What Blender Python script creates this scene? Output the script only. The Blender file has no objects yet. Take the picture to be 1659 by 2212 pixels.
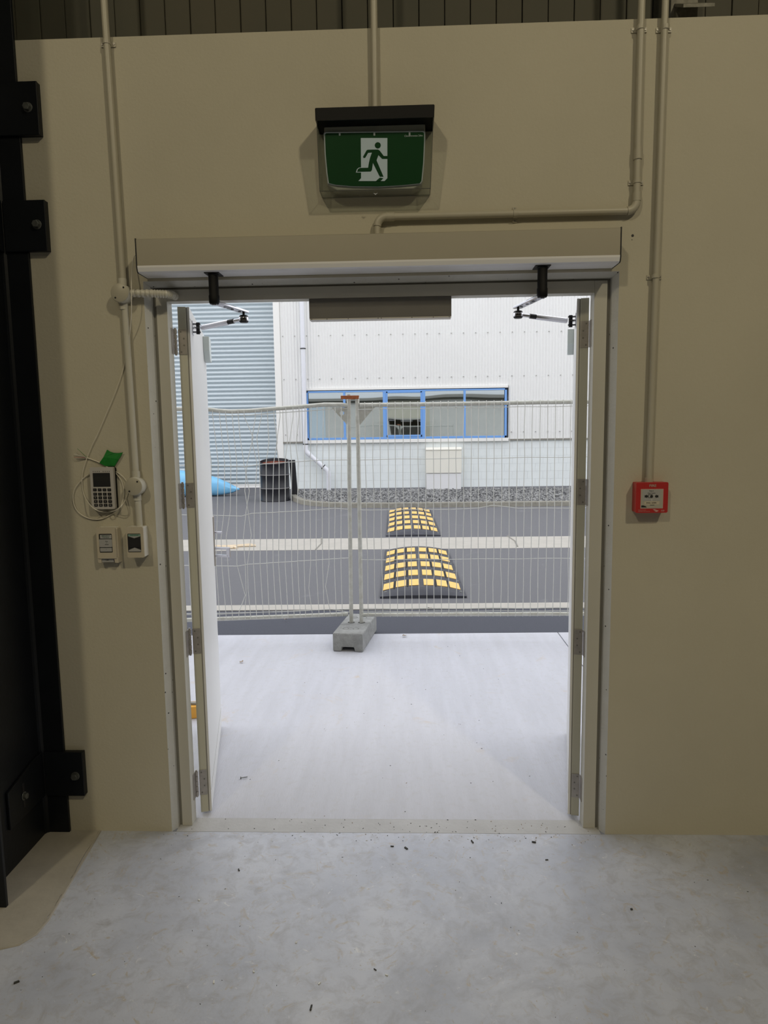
import bpy, bmesh, math, random
from mathutils import Vector, Matrix
from mathutils.geometry import tessellate_polygon
S = bpy.context.scene
C = S.collection
random.seed(7)
PI = math.pi

# ------------------------------------------------------------------ camera
CAMF, CAMH, CAMD = 1500.0, 1.62, 2.636
YAW, PITCH, ROLL = -0.0355, -0.1179, -0.01381
fwd = Vector((math.sin(YAW)*math.cos(PITCH), math.cos(YAW)*math.cos(PITCH), math.sin(PITCH)))
rgt = Vector((math.cos(YAW), -math.sin(YAW), 0))
up = rgt.cross(fwd)
r2 = rgt*math.cos(ROLL)+up*math.sin(ROLL)
u2 = up*math.cos(ROLL)-rgt*math.sin(ROLL)
CO = Vector((0, -CAMD, CAMH))
cam = bpy.data.cameras.new('camera'); camo = bpy.data.objects.new('camera', cam); C.objects.link(camo)
M = Matrix((r2, u2, -fwd)).transposed().to_4x4(); M.translation = CO; camo.matrix_world = M
cam.sensor_fit = 'VERTICAL'; cam.sensor_height = 24.0; cam.lens = CAMF/2212*24.0
cam.clip_start = .02; cam.clip_end = 300
S.camera = camo
def ray(px, py): return r2*((px-829.5)/CAMF) - u2*((py-1106.)/CAMF) + fwd
def at(ax, val, px, py):
    """the point on the plane axis=val that the photograph shows at px,py (survey helper)"""
    r = ray(px, py); return CO + r*((val-CO[ax])/r[ax])
def W(px, py, y=0): return at(1, y, px, py)
def G(px, py, z=0): return at(2, z, px, py)

# ------------------------------------------------------------------ sky, lamps, exposure
world = bpy.data.worlds.new('world'); S.world = world; world.use_nodes = True
nt = world.node_tree; nt.nodes.clear()
wo = nt.nodes.new('ShaderNodeOutputWorld'); bg = nt.nodes.new('ShaderNodeBackground')
tc = nt.nodes.new('ShaderNodeTexCoord'); sp = nt.nodes.new('ShaderNodeSeparateXYZ')
mr = nt.nodes.new('ShaderNodeMapRange'); mx = nt.nodes.new('ShaderNodeMixRGB')
nt.links.new(tc.outputs['Generated'], sp.inputs[0]); nt.links.new(sp.outputs['Z'], mr.inputs['Value'])
mx.inputs[1].default_value = (.84, .845, .86, 1); mx.inputs[2].default_value = (1.0, 1.02, 1.07, 1)
nt.links.new(mr.outputs[0], mx.inputs[0]); nt.links.new(mx.outputs[0], bg.inputs['Color'])
bg.inputs['Strength'].default_value = 1.8
nt.links.new(bg.outputs[0], wo.inputs['Surface'])

def area(name, loc, tgt, size, power, col):
    l = bpy.data.lights.new(name, 'AREA'); l.shape = 'DISK'; l.size = size; l.energy = power; l.color = col
    o = bpy.data.objects.new(name, l); C.objects.link(o); o.location = loc
    o.rotation_euler = (Vector(tgt)-Vector(loc)).to_track_quat('-Z', 'Y').to_euler()
    return o
WARM = (1.0, .87, .60)
area('high_bay_lamp', (3.2, -5.4, 6.5), (.6, -.6, .6), .4, 112, WARM)
area('high_bay_lamp', (-2.6, -6.2, 6.5), (-.6, -.6, .6), .4, 84, WARM)
area('high_bay_lamp', (.3, -9.5, 6.5), (0, -1.0, .6), .4, 18, WARM)
area('cool_floor_fill', (.2, -4.0, 6.8), (.2, -3.6, 0), 3.0, 5, (.86, .93, 1.0))  # added cool fill for the floor, no known skylight overhead
S.view_settings.view_transform = 'Standard'; S.view_settings.look = 'None'
S.view_settings.exposure = 0.0; S.view_settings.gamma = 1.0
S.view_settings.use_curve_mapping = False

# ------------------------------------------------------------------ materials
MATS = {}
def mat(name, col, rough=.6, metal=0.0, var=0.0, vscale=3.0, bump=0.0, bscale=60.0, col2=None, stretch=None,
        spots=0.0, spotscale=30.0, spotcol=(.05, .05, .045), spec=.5, alpha=1, trans=0, stain=None):
    m = bpy.data.materials.new(name); m.use_nodes = True
    n = m.node_tree; b = n.nodes['Principled BSDF']
    b.inputs['Base Color'].default_value = (*col, 1); b.inputs['Roughness'].default_value = rough
    b.inputs['Metallic'].default_value = metal; b.inputs['Specular IOR Level'].default_value = spec
    if trans: b.inputs['Transmission Weight'].default_value = trans
    geo = n.nodes.new('ShaderNodeNewGeometry'); mp = n.nodes.new('ShaderNodeMapping')
    n.links.new(geo.outputs['Position'], mp.inputs['Vector'])
    if stretch: mp.inputs['Scale'].default_value = stretch
    src = None
    if var or col2:
        nz = n.nodes.new('ShaderNodeTexNoise'); nz.inputs['Scale'].default_value = vscale
        nz.inputs['Detail'].default_value = 6; nz.inputs['Roughness'].default_value = .62
        n.links.new(mp.outputs[0], nz.inputs['Vector'])
        rp = n.nodes.new('ShaderNodeMapRange'); rp.inputs[1].default_value = .32; rp.inputs[2].default_value = .68
        n.links.new(nz.outputs['Fac'], rp.inputs[0])
        mixn = n.nodes.new('ShaderNodeMixRGB')
        c2 = col2 or tuple(c*(1-var) for c in col)
        mixn.inputs[1].default_value = (*col, 1); mixn.inputs[2].default_value = (*c2, 1)
        n.links.new(rp.outputs[0], mixn.inputs[0]); src = mixn.outputs[0]
    for stain in (stain if isinstance(stain, list) else [stain] if stain else []):   # (colour, scale, low, high)
        n2 = n.nodes.new('ShaderNodeTexNoise'); n2.inputs['Scale'].default_value = stain[1]
        n2.inputs['Detail'].default_value = 8; n2.inputs['Roughness'].default_value = .7
        n2.inputs['Distortion'].default_value = stain[4] if len(stain) > 4 else 1.3
        n.links.new(geo.outputs['Position'], n2.inputs['Vector'])
        r3 = n.nodes.new('ShaderNodeMapRange'); r3.inputs[1].default_value = stain[2]; r3.inputs[2].default_value = stain[3]
        n.links.new(n2.outputs['Fac'], r3.inputs[0])
        ms = n.nodes.new('ShaderNodeMixRGB'); ms.inputs[2].default_value = (*stain[0], 1)
        if src: n.links.new(src, ms.inputs[1])
        else: ms.inputs[1].default_value = (*col, 1)
        n.links.new(r3.outputs[0], ms.inputs[0]); src = ms.outputs[0]
    if spots:
        vo = n.nodes.new('ShaderNodeTexVoronoi'); vo.inputs['Scale'].default_value = spotscale
        n.links.new(geo.outputs['Position'], vo.inputs['Vector'])
        lt = n.nodes.new('ShaderNodeMath'); lt.operation = 'LESS_THAN'; lt.inputs[1].default_value = spots
        n.links.new(vo.outputs['Distance'], lt.inputs[0])
        m3 = n.nodes.new('ShaderNodeMixRGB'); m3.inputs[2].default_value = (*spotcol, 1)
        if src: n.links.new(src, m3.inputs[1])
        else: m3.inputs[1].default_value = (*col, 1)
        n.links.new(lt.outputs[0], m3.inputs[0]); src = m3.outputs[0]
    if src: n.links.new(src, b.inputs['Base Color'])
    if bump:
        nb = n.nodes.new('ShaderNodeTexNoise'); nb.inputs['Scale'].default_value = bscale; nb.inputs['Detail'].default_value = 4
        n.links.new(mp.outputs[0], nb.inputs['Vector'])
        bu = n.nodes.new('ShaderNodeBump'); bu.inputs['Strength'].default_value = bump; bu.inputs['Distance'].default_value = .004
        n.links.new(nb.outputs['Fac'], bu.inputs['Height']); n.links.new(bu.outputs[0], b.inputs['Normal'])
    MATS[name] = m
    return m
m_wall = mat('wall_paint', (.56, .525, .42), .75, var=.07, vscale=1.6, bump=.25, bscale=90, spec=.3)
m_reveal = mat('rough_painted_edge', (.64, .64, .61), .7, var=.08, vscale=8, bump=.5, bscale=70, spots=.09, spotscale=28)
m_clad_in = mat('liner_board', (.080, .072, .048), .7, col2=(.058, .060, .044), vscale=1.2, bump=.1, bscale=40)
m_floor = mat('trowelled_concrete', (.60, .625, .70), .40, col2=(.43, .46, .55), vscale=2.3, bump=.2, bscale=35, spec=.5,
              stain=[((.40, .405, .44), 16, .48, .74, .6), ((.33, .345, .40), 1.1, .54, .76, .8), ((.46, .41, .35), 9, .57, .70, 3.0), ((.36, .30, .22), 13, .63, .72, 6.0), ((.78, .78, .78), 14, .62, .74, 3.0)])
m_infill = mat('grout', (.44, .41, .35), .8, var=.15, vscale=9, bump=.5, bscale=50)
m_thr = mat('threshold_concrete', (.51, .51, .515), .7, var=.14, vscale=6, bump=.4, bscale=60)
m_apron = mat('broomed_concrete', (.555, .563, .62), .75, col2=(.505, .512, .56), vscale=2.5, bump=.45, bscale=45,
              stretch=(5, .5, 1), stain=[((.53, .47, .42), 1.9, .60, .74, 2.5), ((.49, .49, .51), 26, .52, .75, .5)])
m_new_asph = mat('fresh_asphalt', (.045, .048, .066), .85, col2=(.075, .08, .10), vscale=160, bump=.8, bscale=220)
m_asph = mat('old_asphalt', (.115, .115, .125), .85, col2=(.15, .15, .16), vscale=130, bump=.7, bscale=200,
             stain=[((.055, .055, .06), 1.3, .68, .73, .4), ((.19, .19, .20), .9, .60, .72, 2.0)])
m_strip = mat('channel_concrete', (.45, .425, .38), .8, var=.12, vscale=5, bump=.4, bscale=60)
m_kerb = mat('kerb_concrete', (.30, .285, .24), .85, var=.3, vscale=12, bump=.6, bscale=50)
m_gravelbed = mat('gravel_bed', (.15, .15, .145), .9, var=.4, vscale=40, bump=1, bscale=80)
m_stones = [mat('stone_light', (.36, .36, .355), .85, var=.25, vscale=20), mat('stone_mid', (.22, .22, .22), .85, var=.3, vscale=20),
            mat('stone_dark', (.11, .11, .115), .85, var=.3, vscale=20)]
m_frame = mat('frame_paint', (.55, .535, .475), .5, var=.04, vscale=3)
m_seal = mat('dark_sealant', (.25, .24, .21), .8)
m_leaf = mat('door_leaf_paint', (.74, .74, .73), .45, var=.03, vscale=3)
m_leafedge = mat('door_edge_paint', (.55, .54, .45), .5, var=.04)
m_armature = mat('armature_zinc', (.62, .68, .67), .4, .1)
m_hinge = mat('stainless_hinge', (.50, .47, .44), .42, .7, var=.2, vscale=30)
m_screw = mat('screw_steel', (.25, .24, .22), .45, .8)
m_chrome = mat('polished_arm', (.66, .66, .72), .18, 1.0)
m_black = mat('black_plastic', (.018, .018, .02), .45)
m_blackp = mat('black_cover', (.004, .004, .0045), .6, spec=.25)
m_opbox = mat('anodised_cover', (.40, .37, .295), .42, .25, var=.03)
m_opbot = mat('cover_daylit_underside', (.84, .84, .86), .4)  # same cover as above, paler to paint in daylight bounced off the apron
m_mag = mat('magnet_housing', (.17, .165, .16), .45, .3, var=.1, vscale=5)
m_magbot = mat('magnet_lip', (.62, .60, .57), .4, .4)
m_pipe = mat('grey_conduit', (.48, .45, .36), .4, var=.05, vscale=4)
m_pipew = mat('cream_conduit', (.60, .58, .50), .4, var=.04, vscale=4)
m_steelblk = mat('painted_black_steel', (.0075, .0095, .013), .42, var=.3, vscale=5, bump=.12, bscale=60, spec=.32)
m_bolt = mat('galvanised_bolt', (.24, .25, .24), .45, .8, var=.3, vscale=60)
m_galv = mat('galvanised_plate', (.26, .25, .21), .6, .2, col2=(.15, .145, .12), vscale=35)
m_green = mat('sign_green', (.004, .062, .014), .4, spec=.2)
m_signwhite = mat('sign_white', (.55, .60, .62), .4)
m_lamp = mat('lamp_housing', (.52, .50, .45), .45)
m_rim = mat('panel_rim', (.52, .54, .54), .4)
m_clear = bpy.data.materials.new('clear_polycarbonate'); m_clear.use_nodes = True
_t = m_clear.node_tree; _t.nodes.clear(); _o = _t.nodes.new('ShaderNodeOutputMaterial'); _mix = _t.nodes.new('ShaderNodeMixShader')
_tr = _t.nodes.new('ShaderNodeBsdfTransparent'); _tr.inputs[0].default_value = (.90, .92, .91, 1); _gl = _t.nodes.new('ShaderNodeBsdfGlossy'); _gl.inputs['Roughness'].default_value = .05
_fr = _t.nodes.new('ShaderNodeLayerWeight'); _fr.inputs[0].default_value = .12
_t.links.new(_fr.outputs['Facing'], _mix.inputs[0]); _t.links.new(_tr.outputs[0], _mix.inputs[1]); _t.links.new(_gl.outputs[0], _mix.inputs[2]); _t.links.new(_mix.outputs[0], _o.inputs[0])
m_guard = mat('guard_edge_plastic', (.10, .10, .09), .15)
for _m, _e in ((m_signwhite, .09), (m_green, .02), (m_rim, .03)):
    _b = _m.node_tree.nodes['Principled BSDF']; _b.inputs['Emission Color'].default_value = _b.inputs['Base Color'].default_value; _b.inputs['Emission Strength'].default_value = _e*1.6
m_red = mat('red_plastic', (.46, .03, .028), .35)
m_label = mat('label_face', (.44, .42, .35), .4)
m_white = mat('white_plastic', (.72, .70, .64), .35)
m_cream = mat('cream_plastic', (.58, .52, .41), .4, var=.06, vscale=14)
m_greyp = mat('keypad_grey', (.50, .48, .46), .4)
m_print = mat('black_print', (.02, .02, .02), .5)
m_gprint = mat('green_print', (.02, .10, .06), .5)
m_grlab = mat('pale_green_label', (.22, .36, .30), .5)
m_glabel = mat('grey_label', (.40, .40, .40), .45)
m_redprint = mat('pink_print', (.62, .36, .33), .5)
m_tape = mat('green_tape', (.012, .24, .03), .5, var=.35, vscale=30)
m_cable = mat('white_cable', (.72, .68, .58), .4)
m_fclad = mat('white_cladding', (.80, .80, .785), .5, var=.03, vscale=.6)
m_fblock = mat('grey_painted_block', (.80, .84, .84), .8, var=.05, vscale=4, bump=.3, bscale=40)
m_mortar = mat('block_joint', (.62, .65, .66), .85)
m_slat = mat('blue_grey_shutter', (.57, .635, .67), .38, var=.03, vscale=1)
m_fwhite = mat('white_flashing', (.82, .81, .78), .5)
m_blue = mat('blue_window_frame', (.17, .36, .74), .4)
m_wood = mat('window_inside', (.10, .105, .11), .8)
m_pvc = mat('white_pvc', (.74, .75, .80), .35)
m_meter = mat('cream_cabinet', (.80, .78, .70), .45)
m_meter2 = mat('white_cabinet_base', (.77, .77, .78), .45)
m_drum = mat('black_drum', (.012, .012, .018), .45, var=.4, vscale=7, stain=((.06, .05, .045), 8, .62, .75))
m_drumring = mat('worn_ring', (.22, .21, .21), .5, .3)
m_rust = mat('rusty_steel', (.30, .10, .06), .8, col2=(.16, .05, .035), vscale=14, bump=.5)
m_orust = mat('orange_rust', (.42, .13, .04), .8, col2=(.24, .07, .025), vscale=40, bump=.6)
m_bag = mat('pale_blue_plastic', (.22, .55, .85), .3, var=.05, vscale=4)
m_fence = mat('galvanised_tube', (.60, .60, .55), .5, .35, col2=(.48, .47, .41), vscale=25, bump=.3)
m_wire = mat('galvanised_wire', (.62, .62, .58), .5, .35)
m_footing = mat('fence_foot_concrete', (.33, .335, .325), .85, var=.35, vscale=14, bump=.9, bscale=45, spots=.10, spotscale=60, spotcol=(.5, .5, .48))
m_hole = mat('hole_shadow', (.09, .09, .085), .9)
m_rubber = mat('black_rubber', (.052, .054, .068), .7, var=.25, vscale=12, bump=.5, bscale=90)
m_yellow = mat('yellow_reflector', (.86, .55, .14), .45, var=.06, vscale=20)
m_orange = mat('orange_plastic', (.85, .42, .06), .5)
m_chip = mat('dark_chip', (.05, .05, .045), .8)
m_chipw = mat('pale_chip', (.75, .75, .72), .6)
m_leafd = mat('dry_leaf', (.42, .34, .27), .8, var=.3, vscale=60)
m_inwall = mat('interior_wall', (.22, .21, .175), .8)
m_roof = mat('roof_sheet', (.14, .14, .13), .7)
m_extw = mat('own_building_panel', (.60, .58, .53), .8, var=.06)
m_extclad = mat('own_building_cladding', (.78, .79, .80), .6)
gl = bpy.data.materials.new('window_glass'); gl.use_nodes = True
b = gl.node_tree.nodes['Principled BSDF']
b.inputs['Base Color'].default_value = (.60, .66, .68, 1); b.inputs['Roughness'].default_value = .02
b.inputs['Metallic'].default_value = 1.0; b.inputs['Specular IOR Level'].default_value = 1.0
_n = gl.node_tree.nodes.new('ShaderNodeTexNoise'); _n.inputs['Scale'].default_value = .9; _n.inputs['Detail'].default_value = 0
_g = gl.node_tree.nodes.new('ShaderNodeNewGeometry'); gl.node_tree.links.new(_g.outputs['Position'], _n.inputs['Vector'])
_b = gl.node_tree.nodes.new('ShaderNodeBump'); _b.inputs['Strength'].default_value = .5; _b.inputs['Distance'].default_value = .01
gl.node_tree.links.new(_n.outputs['Fac'], _b.inputs['Height']); gl.node_tree.links.new(_b.outputs[0], b.inputs['Normal'])

# ------------------------------------------------------------------ object helpers
ORG = {}
def empty(name, loc, label, cat=None, group=None, kind=None):
    o = bpy.data.objects.new(name, None); C.objects.link(o); o.location = loc; o.empty_display_size = .05
    o['label'] = label
    if cat: o['category'] = cat
    if group: o['group'] = group
    if kind: o['kind'] = kind
    ORG[o.name] = Vector(loc); return o
def tag(o, label, cat=None, group=None, kind=None):
    o['label'] = label
    if cat: o['category'] = cat
    if group: o['group'] = group
    if kind: o['kind'] = kind
    return o
class MB:
    def __init__(s): s.v = []; s.f = []; s.mi = []; s.m = 0
    def add(s, vs, fs):
        k = len(s.v); s.v += [tuple(v) for v in vs]; s.f += [tuple(i+k for i in f) for f in fs]; s.mi += [s.m]*len(fs); return s
    def box(s, x0, x1, y0, y1, z0, z1):
        x0, x1 = sorted((x0, x1)); y0, y1 = sorted((y0, y1)); z0, z1 = sorted((z0, z1))
        return s.add([(x0,y0,z0),(x1,y0,z0),(x1,y1,z0),(x0,y1,z0),(x0,y0,z1),(x1,y0,z1),(x1,y1,z1),(x0,y1,z1)],
                     [(0,3,2,1),(4,5,6,7),(0,1,5,4),(1,2,6,5),(2,3,7,6),(3,0,4,7)])
    def obox(s, a, bb, w, h, upv=(0,0,1)):
        """box along a->bb, width w sideways, height h along upv"""
        a, bb = Vector(a), Vector(bb); d = (bb-a).normalized(); side = d.cross(Vector(upv)).normalized(); u = side.cross(d)
        vs = []
        for p in (a, bb):
            for sx, sz in ((-1,-1),(1,-1),(1,1),(-1,1)): vs.append(p+side*(sx*w/2)+u*(sz*h/2))
        return s.add(vs, [(0,1,2,3),(7,6,5,4),(0,4,5,1),(1,5,6,2),(2,6,7,3),(3,7,4,0)])
    def tube(s, pts, r, n=12, caps=True, radii=None):
        pts = [Vector(p) for p in pts]; rings = []; prev = None
        for i, p in enumerate(pts):
            d = (pts[min(i+1,len(pts)-1)]-pts[max(i-1,0)]).normalized()
            if prev is None:
                ref = Vector((0,0,1)) if abs(d.z) < .9 else Vector((1,0,0)); a = d.cross(ref).normalized()
            else: a = (prev-d*prev.dot(d)).normalized()
            prev = a; b2 = d.cross(a); rr = radii[i] if radii else r
            rings.append([p+a*(rr*math.cos(2*PI*k/n))+b2*(rr*math.sin(2*PI*k/n)) for k in range(n)])
        vs = [v for q in rings for v in q]; fs = []
        for i in range(len(pts)-1):
            for k in range(n):
                k2 = (k+1)%n; fs.append((i*n+k, i*n+k2, (i+1)*n+k2, (i+1)*n+k))
        if caps: fs += [tuple(range(n))[::-1], tuple((len(pts)-1)*n+k for k in range(n))]
        return s.add(vs, fs)
    def prism(s, poly, dirv):
        """polygon of 3-D points pushed along dirv"""
        poly = [Vector(p) for p in poly]; n = len(poly); dv = Vector(dirv); tri = tessellate_polygon([poly])
        vs = poly+[p+dv for p in poly]
        fs = [tuple(t) for t in tri]+[tuple(i+n for i in t[::-1]) for t in tri]+[(i,(i+1)%n,(i+1)%n+n,i+n) for i in range(n)]
        return s.add(vs, fs)
    def lathe(s, prof, c, n=32, axis='z'):
        vs = []; fs = []
        for (r, h) in prof:
            for k in range(n):
                a = 2*PI*k/n
                if axis == 'z': vs.append((c[0]+r*math.cos(a), c[1]+r*math.sin(a), c[2]+h))
                else: vs.append((c[0]+r*math.cos(a), c[1]+h, c[2]+r*math.sin(a)))
        for i in range(len(prof)-1):
            for k in range(n):
                k2 = (k+1)%n; fs.append((i*n+k, i*n+k2, (i+1)*n+k2, (i+1)*n+k))
        return s.add(vs, fs)
    def mesh(s, name, mats, off=Vector((0,0,0)), smooth=False):
        me = bpy.data.meshes.new(name)
        me.from_pydata([(v[0]-off.x, v[1]-off.y, v[2]-off.z) for v in s.v], [], s.f)
        for m in (mats if isinstance(mats, (list, tuple)) else [mats]): me.materials.append(m)
        me.polygons.foreach_set('material_index', s.mi)
        bm = bmesh.new(); bm.from_mesh(me); bmesh.ops.recalc_face_normals(bm, faces=bm.faces); bm.to_mesh(me); bm.free()
        if smooth:
            me.polygons.foreach_set('use_smooth', [True]*len(me.polygons))
            try: me.set_sharp_from_angle(angle=math.radians(40))
            except Exception: pass
        me.update(); return me
    def build(s, name, mats, parent=None, bevel=0, smooth=False, seg=2, org=None):
        off = ORG[parent.name] if parent else (Vector(org) if org else Vector((0,0,0)))
        o = bpy.data.objects.new(name, s.mesh(name, mats, off, smooth)); C.objects.link(o)
        if parent: o.parent = parent; ORG[o.name] = off
        else: o.location = off; ORG[o.name] = off
        if bevel:
            md = o.modifiers.new('bevel', 'BEVEL'); md.width = bevel; md.segments = seg; md.limit_method = 'ANGLE'; md.angle_limit = math.radians(35)
        return o
def piece(name, me, loc, parent, rot=None, scale=None):
    """one more piece sharing mesh data"""
    o = bpy.data.objects.new(name, me); C.objects.link(o); o.parent = parent; o.location = Vector(loc)-ORG[parent.name]
    if rot: o.rotation_euler = rot
    if scale: o.scale = scale
    ORG[o.name] = Vector(loc); return o
def text(s, size, loc, parent, m, align='CENTER', name='lettering', sx=1.0, depth=.0004, rot=0):
    cu = bpy.data.curves.new(name, 'FONT'); cu.body = s; cu.size = size; cu.align_x = align; cu.align_y = 'CENTER'; cu.extrude = depth; cu.offset = size*.012
    cu.resolution_u = 3
    t = bpy.data.objects.new(name, cu); me = bpy.data.meshes.new_from_object(t); bpy.data.objects.remove(t)
    for v in me.vertices:
        x, y, z = v.co; x *= sx
        v.co = (x*math.cos(rot)-y*math.sin(rot), -z, x*math.sin(rot)+y*math.cos(rot))
    me.materials.clear(); me.materials.append(m); me.name = name
    o = bpy.data.objects.new(name, me); C.objects.link(o); o.parent = parent; o.location = Vector(loc)-ORG[parent.name]; return o
def bolt(name, c, ax, r, h, m, parent):
    """hex bolt head with washer; ax = outward direction"""
    c = Vector(c); ax = Vector(ax).normalized(); q = MB()
    q.tube([c, c+ax*h*.15], r*1.35, 20); q.tube([c+ax*h*.15, c+ax*h], r, 6)
    return q.build(name, m, parent, bevel=r*.1)

# ================================================================== BIG STRUCTURE
XL, XR, ZT = -.979, .774, 2.180      # wall opening at the inside face
xl, xr, zt = -.962, .757, 2.165      # after the chamfer
WT = .125
def ring(q, A, B, ya, yb):
    (a0, a1, az), (b0, b1, bz) = A, B
    q.add([(a0,ya,0),(b0,yb,0),(b0,yb,bz),(a0,ya,az)], [(0,1,2,3)])
    q.add([(a0,ya,az),(b0,yb,bz),(b1,yb,bz),(a1,ya,az)], [(0,1,2,3)])
    q.add([(a1,ya,az),(b1,yb,bz),(b1,yb,0),(a1,ya,0)], [(0,1,2,3)])
q = MB()
WX0, WX1, WH = -9.0, 9.0, 3.03
ring(q, (WX0, WX1, WH), (XL, XR, ZT), 0, 0)
ring(q, (WX0, WX1, WH), (xl, xr, zt), WT, WT)
ring(q, (WX0, WX1, WH), (WX0, WX1, WH), 0, WT)
q.m = 1
ring(q, (XL, XR, ZT), (xl, xr, zt), 0, .028)
ring(q, (xl, xr, zt), (xl, xr, zt), .028, WT)
wall = q.build('wall_front', [m_wall, m_reveal])
tag(wall, 'cream painted concrete wall panel around the open double doorway', kind='structure')
# two drilled holes in the wall by the right end of the door operator
for px, py, r in ((1366.5, 509, .0048), (1365, 518, .0016)):
    p = W(px, py); MB().tube([p+Vector((0,-.0006,0)), p+Vector((0,.0005,0))], r, 14).build('drilled_hole', m_black, wall)

# liner boards above the concrete panel
up_w = empty('wall_front_upper', (0, .2, WH), 'dark ribbed metal lining of the wall above the concrete panel', kind='structure')
MB().box(WX0, WX1, .235, .26, WH-.1, 7.0).build('backing_sheet', m_clad_in, up_w)
bm_ = MB(); bm_.prism([(-.0475, .200, 0), (-.0475, .234, 0), (.0465, .234, 0), (.0465, .2015, 0), (.045, .199, 0), (-.044, .199, 0)], (0, 0, 4.0))
bme = bm_.mesh('board', m_clad_in)
for k in range(-19, 26):
    piece('board', bme, (-.0875+k*.0972, (0, .002, -.002, .001)[k % 4], WH-.06), up_w)

# roof, side and back walls of the hall (behind the camera)
tag(MB().box(WX0, WX1, -13, .5, 7.0, 7.1).build('ceiling', m_roof), 'dark metal roof of the hall above the frame', kind='structure')
tag(MB().box(WX0-.1, WX0, -13, .2, 0, 7.0).build('wall_left', m_inwall), 'plain side wall far beyond the black column', kind='structure')
tag(MB().box(WX1, WX1+.1, -13, .2, 0, 7.0).build('wall_right', m_inwall), 'plain side wall far beyond the fire call point', kind='structure')
tag(MB().box(WX0, WX1, -13.1, -13, 0, 7.0).build('wall_back', m_inwall), 'plain back wall behind the viewer', kind='structure')

# floor
fl = tag(MB().box(WX0, WX1, -13, -.001, -.15, 0).build('floor', m_floor), 'smooth grey blue concrete floor inside the hall', kind='structure')
MB().box(xl, xr, .001, .1, -.15, 0).build('doorway_threshold', m_thr, fl)
inf = [G(215,1795), (-1.25,-.283), (-1.238,-.40), (-1.226,-.527), (-1.232,-.59), (-1.262,-.635), (-1.315,-.655), (-1.40,-.652), (-1.52,-.63), (-1.75,-.64), (-1.75,-.001)]
q = MB(); pts = []
base = [Vector((p[0], p[1], .0)) for p in inf]
for i in range(len(base)):
    a, c2 = base[i], base[(i+1)%len(base)]
    for t in range(6):
        p = a.lerp(c2, t/6)
        if i < 9: p += Vector((random.uniform(-.004,.004), random.uniform(-.004,.004), 0))
        p.y = min(p.y, -.001); p.z = .0; pts.append(p)
q.prism(pts, (0,0,.0035)); q.build('infill_strip', m_infill, fl, bevel=.003)
# raised ridge along the strip edge
q = MB(); q.tube([(p[0]+.004, min(p[1], -.004), .001) for p in [Vector(v) for v in inf[:9]]], .005, 6); q.build('grout_ridge', m_infill, fl, smooth=True)

# ---------------------------------------------------------------- outside ground
ap = empty('apron', (0, 1.4, 0), 'pale broom finished concrete apron outside the doorway', kind='structure')
SL = [0, 1, 2]
ey = lambda x: 2.765+(x+.0)*.016
for k in SL:
    if k == 0: bs = [(-9,.102),(-1.93,.102),(-1.93,ey(-1.93)),(-9,ey(-9))]
    elif k == 2: bs = [(1.186,.102),(9,.102),(9,ey(9)),(1.182,ey(1.18))]
    else: bs = [(-1.92,.102),(1.178,.102),(1.174,ey(1.17)),(-1.92,ey(-1.92))]
    MB().prism([(x,y,-.15) for x,y in bs], (0,0,.149)).build('slab', m_apron, ap)
MB().prism([(-9,.1,-.152),(9,.1,-.152),(9,ey(9)-.02,-.152),(-9,ey(-9)-.02,-.152)], (0,0,.12)).build('joint_filler', m_seal, ap)
rd = empty('road', (0, 7, 0), 'asphalt yard road with pale concrete channel strips', kind='structure')
def gband(name, y0, y1, z0, z1, m, s=.012, x0=-26, x1=26, dz=0):
    return MB().add([(x0,y0+x0*s,z0),(x1,y0+x1*s,z0),(x1,y1+x1*s,z1),(x0,y1+x0*s,z1),
              (x0,y0+x0*s,z0-.1),(x1,y0+x1*s,z0-.1),(x1,y1+x1*s,z1-.1),(x0,y1+x0*s,z1-.1)],
              [(0,1,2,3),(7,6,5,4),(0,4,5,1),(1,5,6,2),(2,6,7,3),(3,7,4,0)]).build(name, m, rd)
gband('fresh_asphalt_band', 2.775, 3.55, -.012, -.012, m_new_asph, .016)
gband('kerb_channel', 3.55, 3.745, -.004, -.006, m_strip, .014)
gband('near_lane', 3.745, 6.72, -.008, -.004, m_asph, .011)
gband('dish_channel', 6.72, 7.72, -.001, -.001, m_strip, .008)
gband('far_lane', 7.72, 15.0, -.004, -.002, m_asph, .0)
gband('shutter_ramp', 15.0, 15.86, -.002, .13, m_asph, .0)
# crack lines across the dish channel
for p0, p1 in (((694.5,1162), (682,1187)), ((1096,1158), (1118,1181))):
    a, c2 = G(*p0), G(*p1); mid = a.lerp(c2, .5)+Vector((.04,0,0))
    MB().tube([a, mid, c2], .012, 4).build('crack', m_seal, rd)

# kerb island with gravel
kt = [(644,1051),(636,1060),(628,1070),(634,1077),(650,1083),(672,1086.5),(705,1089),(754,1090.5),(850,1090.5),(1000,1089),(1150,1087.5),(1300,1086),(1500,1084)]
path = [G(x, y, .06) for x, y in kt]
q = MB()
n = len(path)
for i in range(n-1):
    pass
inner = []; outer = []
for i, p in enumerate(path):
    d = (path[min(i+1,n-1)]-path[max(i-1,0)]); d.z = 0; d.normalize(); nn = Vector((-d.y, d.x, 0))
    inner.append(p+nn*.13); outer.append(p)
vs = []
for o_, i_ in zip(outer, inner):
    vs += [(o_.x-(i_-o_).x*.12, o_.y-(i_-o_).y*.12, -.03), (o_.x, o_.y, .10), (i_.x, i_.y, .10), (i_.x, i_.y, -.03)]
fs = []
for i in range(n-1):
    for k in range(3): fs.append((i*4+k, i*4+k+1, (i+1)*4+k+1, (i+1)*4+k))
fs += [(0,1,2,3), tuple((n-1)*4+k for k in (3,2,1,0))]
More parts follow.
